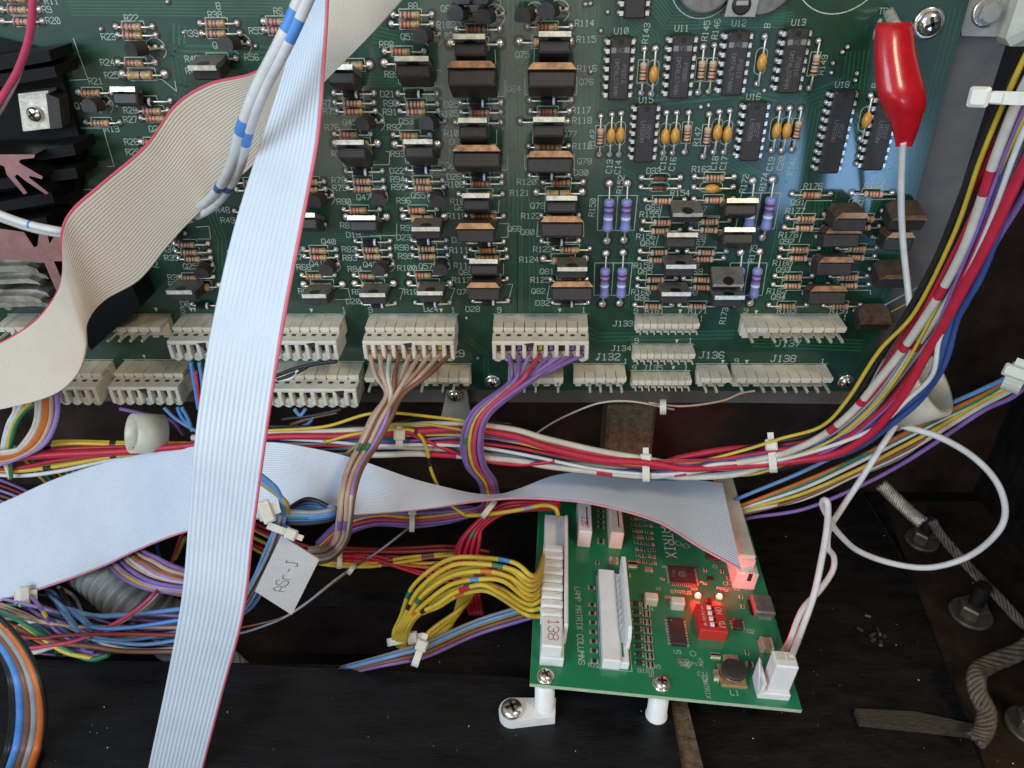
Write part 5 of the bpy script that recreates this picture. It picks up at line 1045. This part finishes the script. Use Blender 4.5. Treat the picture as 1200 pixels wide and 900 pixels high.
for i, (col, d) in enumerate((('purple', 0), ('lpur', 5), ('purple', 11), ('tan', 17), ('lpur', 21), ('brown', 26), ('tan', 30), ('purple', 36), ('dyel', 3), ('orange', 24), ('cream', 19))):
    wire(h12, col, .95, [(112 + d * 1.0, 632 - d * .3, 22), (130 + d * 1.0, 662 - d * .5, 44), (150 + d, 680 - d * .7, 58), (180 + d * .6, 692 - d * .8, 64), (225, 696 - d * .7, 64)], rnd=.9)
for i in range(12):
    d = random.uniform(-2, 38); wire(h12, random.choice(('purple', 'lpur', 'tan', 'black', 'brown', 'purple', 'grey')), .7, [(112 + d, 632 - d * .3, 20), (132 + d, 660 - d * .5, 40), (152 + d, 679 - d * .7, 54), (182 + d * .6, 690 - d * .8, 60), (225, 698 - d * .8, 60)], rnd=1.5)
wire(h12, 'pink', .9, [(215, 622, 36), (208, 640, 36), (200, 662, 36)]); wire(h12, 'dyel', .9, [(217, 630, 37), (205, 655, 36)]); wire(h12, 'blue', 1, [(182, 630, 30), (186, 650, 30), (190, 660, 30)])
h13 = harness('wire_bundle', 'thick orange, grey, brown and blue wires curving out at the bottom left corner', 30, 820, 100)
for i, (col, d, r) in enumerate((('orange', 0, 1.5), ('grey', -8, 1.4), ('brown', -15, 1.5), ('mblue', -24, 1.7), ('black', -32, 1.0), ('black', 4, 1.0), ('orange', 3, 1.0), ('black', -36, .8))):
    wire(h13, col, r, [(-30 + d * .2, 706 - d * .5, 84), (2 + d * .4, 730 - d * .6, 90), (28 + d * .7, 762 - d * .3, 98), (44 + d * .9, 800, 106), (49 + d, 838, 108), (44 + d, 875, 108), (30 + d, 920, 106), (20 + d, 960, 104)], steps=60)
# dim wires under the plugs
hd = harness('wire_bundle', 'blue wires dropping from the grey plugs beside the pale ribbon', 230, 470, 16)
for i, (col, pts) in enumerate((('mblue', [(224, 425), (228, 450), (233, 480)]), ('lblue', [(234, 425), (237, 450), (238, 480)]), ('pink', [(229, 435), (232, 460), (236, 485)]), ('lblue', [(192, 478), (205, 490), (220, 500), (232, 506)]), ('mblue', [(208, 478), (214, 490), (224, 500)]), ('lblue', [(213, 478), (220, 490), (225, 505)]),
                                ('black', [(318, 442), (345, 432), (375, 426), (395, 424)]), ('black', [(318, 448), (340, 440), (360, 430)]), ('white', [(318, 446), (340, 444), (350, 433)]), ('purple', [(140, 479), (165, 484), (200, 492), (215, 510)]), ('lblue', [(316, 500), (340, 503), (360, 497), (368, 488)]), ('brown', [(340, 498), (365, 490), (395, 483)]), ('lblue', [(345, 480), (352, 487), (358, 480)]), ('black', [(330, 492), (370, 486), (400, 480)]))):
    wire(hd, col, .8, pts, h=22 if i < 9 else 18, rnd=.5)

# cable clamps
def clamp(px, py, h, R, wd, tilt, label, sx=1.0, ang=0):
    c = P(px, py, h); g = MB(); n = 30; d = ray(px, py).normalized(); rt = V((math.cos(ang), 0, math.sin(ang))); rt = (rt - d * rt.dot(d)).normalized(); up = rt.cross(d)
    ax = (rt * math.cos(tilt) + d * math.sin(tilt)).normalized(); e2 = ax.cross(up).normalized()
    prof = []
    for k in range(n):
        a = 2 * math.pi * k / n
        for rr, z in ((R, -wd / 2), (R, wd / 2), (R - 1.2, wd / 2), (R - 1.2, -wd / 2)): g.v.append(c + (up * math.cos(a) * sx + e2 * math.sin(a)) * rr + ax * z)
    for k in range(n):
        j = (k + 1) % n
        for q_ in range(4): g.f.append([k * 4 + q_, j * 4 + q_, j * 4 + (q_ + 1) % 4, k * 4 + (q_ + 1) % 4]); g.m.append(g.mi(m_clamp)); g.s.append(q_ in (0, 2))
    g.m = [0] * len(g.f); g.mi(m_clamp)
    return wthing('cable_clamp', g, label, 'cable clamp')
clamp(172, 508, 26, 7.5, 11, .35, 'beige nylon loop clamp around wires above the pale ribbon at left')
clamp(1064, 456, 32, 12.5, 17, -.35, 'large translucent nylon clamp behind the harness at right', ang=.45)
# alligator clip
sec = [(1048, 26, 38, 12), (1048, 34, 41, 14), (1049, 60, 44, 17), (1053, 90, 49, 20), (1057, 112, 51, 22), (1060, 130, 44, 22), (1061, 150, 32, 21), (1060, 166, 22, 20), (1059, 172, 19, 20)]
cl = thing('alligator_clip', M.Translation(P(1048, 30, 12) * K), 'red insulated alligator clip with white wire hanging on the board', 'clip')
g = MB(); n = 20
cs = spline([P(a, b, h_) for a, b, w_, h_ in sec], 40); ws = spline([V((w_, 0, 0)) for a, b, w_, h_ in sec], 40)
for i, c_ in enumerate(cs):
    d = (CAM - c_).normalized(); W_ = ws[i].x / 2 * ((c_ - CAM).dot(c2w(V((0, 0, 1)))) / F_PX)
    for k in range(n):
        a = 2 * math.pi * k / n; ca, sa = math.cos(a), math.sin(a); sq = 1 + .10 * math.cos(2 * a) ** 2 * (i < 26) - .05 * (abs(a - math.pi / 2) < .2)
        g.v.append(c_ + V((1, 0, 0)) * W_ * ca * sq + d * W_ * .72 * sa * sq)
for i in range(40):
    for k in range(n): j = (k + 1) % n; g.f.append([i * n + k, i * n + j, (i + 1) * n + j, (i + 1) * n + k])
g.f.append(list(range(n))[::-1]); g.f.append([40 * n + k for k in range(n)]); g.m = [g.mi(m_ali)] * len(g.f); g.s = [True] * 800 + [False] * 2
wput('sleeve', g, cl)
g = MB(); a, b = P(1040, 18, 8), P(1040, 30, 12); g.tube([P(1032, 24, 3), P(1030, 30, 6), P(1036, 34, 12)], .8, m_tab, 6, steps=8); g.tube([P(1042, 16, 2), P(1046, 24, 8), P(1050, 32, 14)], 1.6, m_tab, 8, steps=8); g.tube([P(1026, 34, 3), P(1024, 46, 3)], .4, m_tab, 5)
wput('jaw', g, cl)
wire(cl, 'white', 1.15, [(1058, 166, 21), (1057, 185, 20), (1056, 230, 18), (1058, 280, 18), (1063, 330, 22), (1070, 385, 30), (1085, 430, 34)])

# corrugated hose
g = MB(); pth = spline([P(60, 628, 6), P(108, 664, 30), (P(150, 698, 44)), P(195, 735, 48), P(240, 772, 44), P(285, 810, 30)], 240)
g.tube(pth, [9.8 + (1.1 if (i // 4) % 2 else -1.1) for i in range(241)], m_hose, 22)
wthing('corrugated_hose', g, 'grey corrugated hose under the purple wires left of the pale ribbon', 'hose')
# bolts and braids
def bolt(px, py, r, label):
    c = FLOOR.at(px, py, 2); X = FLOOR.mat((c.x, c.y, 1.8)); t = thing('bolt', X, label, 'bolt')
    put('washer', MB().lathe([(r * 1.45, 0), (r * 1.45, 1.4), (r * 1.3, 1.6)], m_bolt, 28), t, X)
    put('nut', MB().lathe([(r * 1.02, 1.6), (r * 1.02, 6), (r * .9, 6.8)], m_bolt, 6, M.Rotation(.3, 4, 'Z'), smooth=False), t, X)
    pr = []
    for k in range(26): pr.append((r * (.52 if k % 2 else .46), 6.8 + k * .42))
    put('threaded_stud', MB().lathe(pr, m_dark, 18), t, X)
    return t
bolt(1080, 634, 4.9, 'threaded bolt and nut at the end of the short metal braid'); bolt(1137, 720, 5.6, 'threaded bolt with rusty washer inside lower right area'); bolt(1206, 852, 5.4, 'bolt cut by the right picture edge beside the curled braid')
def braid(pts, wd, label, m=None):
    p = spline([P(*q) for q in pts], 60); t = put('ground_strap', None, None, M.Translation(p[0] * K)); tag(t, label, 'braided strap')
    for s in range(6):
        g = MB(); q = []
        for i, c_ in enumerate(p):
            tn = (p[min(i + 1, 60)] - p[max(i - 1, 0)]).normalized(); d = (CAM - c_).normalized(); sd = tn.cross(d).normalized()
            ph = i * .45 + s * math.pi / 3; q.append(c_ + sd * wd / 2 * math.sin(ph) * .9 + d * (.7 * math.cos(ph)))
        g.tube(q, wd * .22, m or m_brd, 6); wput('strand', g, t)
    return t
braid([(1033, 568, 4), (1050, 585, 8), (1068, 602, 14), (1080, 612, 18)], 4.4, 'short flat metal braid ending at the upper bolt')
braid([(1092, 610, 12), (1105, 630, 16), (1135, 664, 26), (1170, 700, 40), (1196, 728, 48), (1225, 750, 56)], 3.2, 'long metal braid running diagonally past the two bolts', m_brd2)
braid([(1230, 740, 60), (1195, 763, 66), (1160, 778, 72), (1145, 790, 78), (1146, 812, 84), (1156, 834, 90), (1153, 855, 96), (1143, 868, 100)], 5.0, 'curled grey braid in the lower right corner', m_brd2)
a_ = [FLOOR.at(*q) for q in ((1000, 836), (1070, 840), (1145, 856), (1150, 868), (1085, 860), (1006, 852))]
tag(put('wood_strip', MB().prism([(v.x, v.y) for v in a_][::-1], .4, 3.2, m_strip), None, FLOOR.mat()), 'raw brown wood strip lying flat at the foot of the curled braid', 'wood strip')
# seam ridge and a few bright crumbs on the floor
rg = MB(); rg.tube([FLOOR.wp(1000, 560, 0.4), FLOOR.wp(1040, 625, .4), FLOOR.wp(1092, 720, .4), FLOOR.wp(1135, 810, .4), FLOOR.wp(1180, 900, .4)], .9, m_flr, 6, steps=30)
g = wthing('floor_seam', rg, None, None); g['kind'] = 'structure'
cr = MB(); random.seed(11)
for k in range(105):
    a, b = random.uniform(20, 1190), random.uniform(795, 895)
    if k > 50: a, b = random.uniform(900, 1180), random.uniform(620, 890)
    if k > 85: a, b = random.uniform(480, 620), random.uniform(640, 790)
    hgt = 6.1 if (a < 812 and b > 797) else .1 if a < 1030 else 1.8
    q_ = FLOOR.wp(a, b, hgt); s = random.uniform(.06, .24)
    cr.box((0, 0, 0), (s * 2, s, s), m_gold if k % 3 else m_pap, M.Translation(q_) @ M.Rotation(random.uniform(0, 3), 4, 'Z'))
q_ = FLOOR.wp(1026, 742, 1)
for k in range(14): cr.box((0, 0, 0), (random.uniform(.8, 2.6), random.uniform(.5, 1.2), .6), m_strip if k % 4 else m_gold, M.Translation(q_ + V((random.gauss(0, 2), random.gauss(0, 3), 0))) @ M.Rotation(random.uniform(0, 3), 4, 'Z'))
g = wthing('dust_crumbs', cr, None, None); g['kind'] = 'stuff'
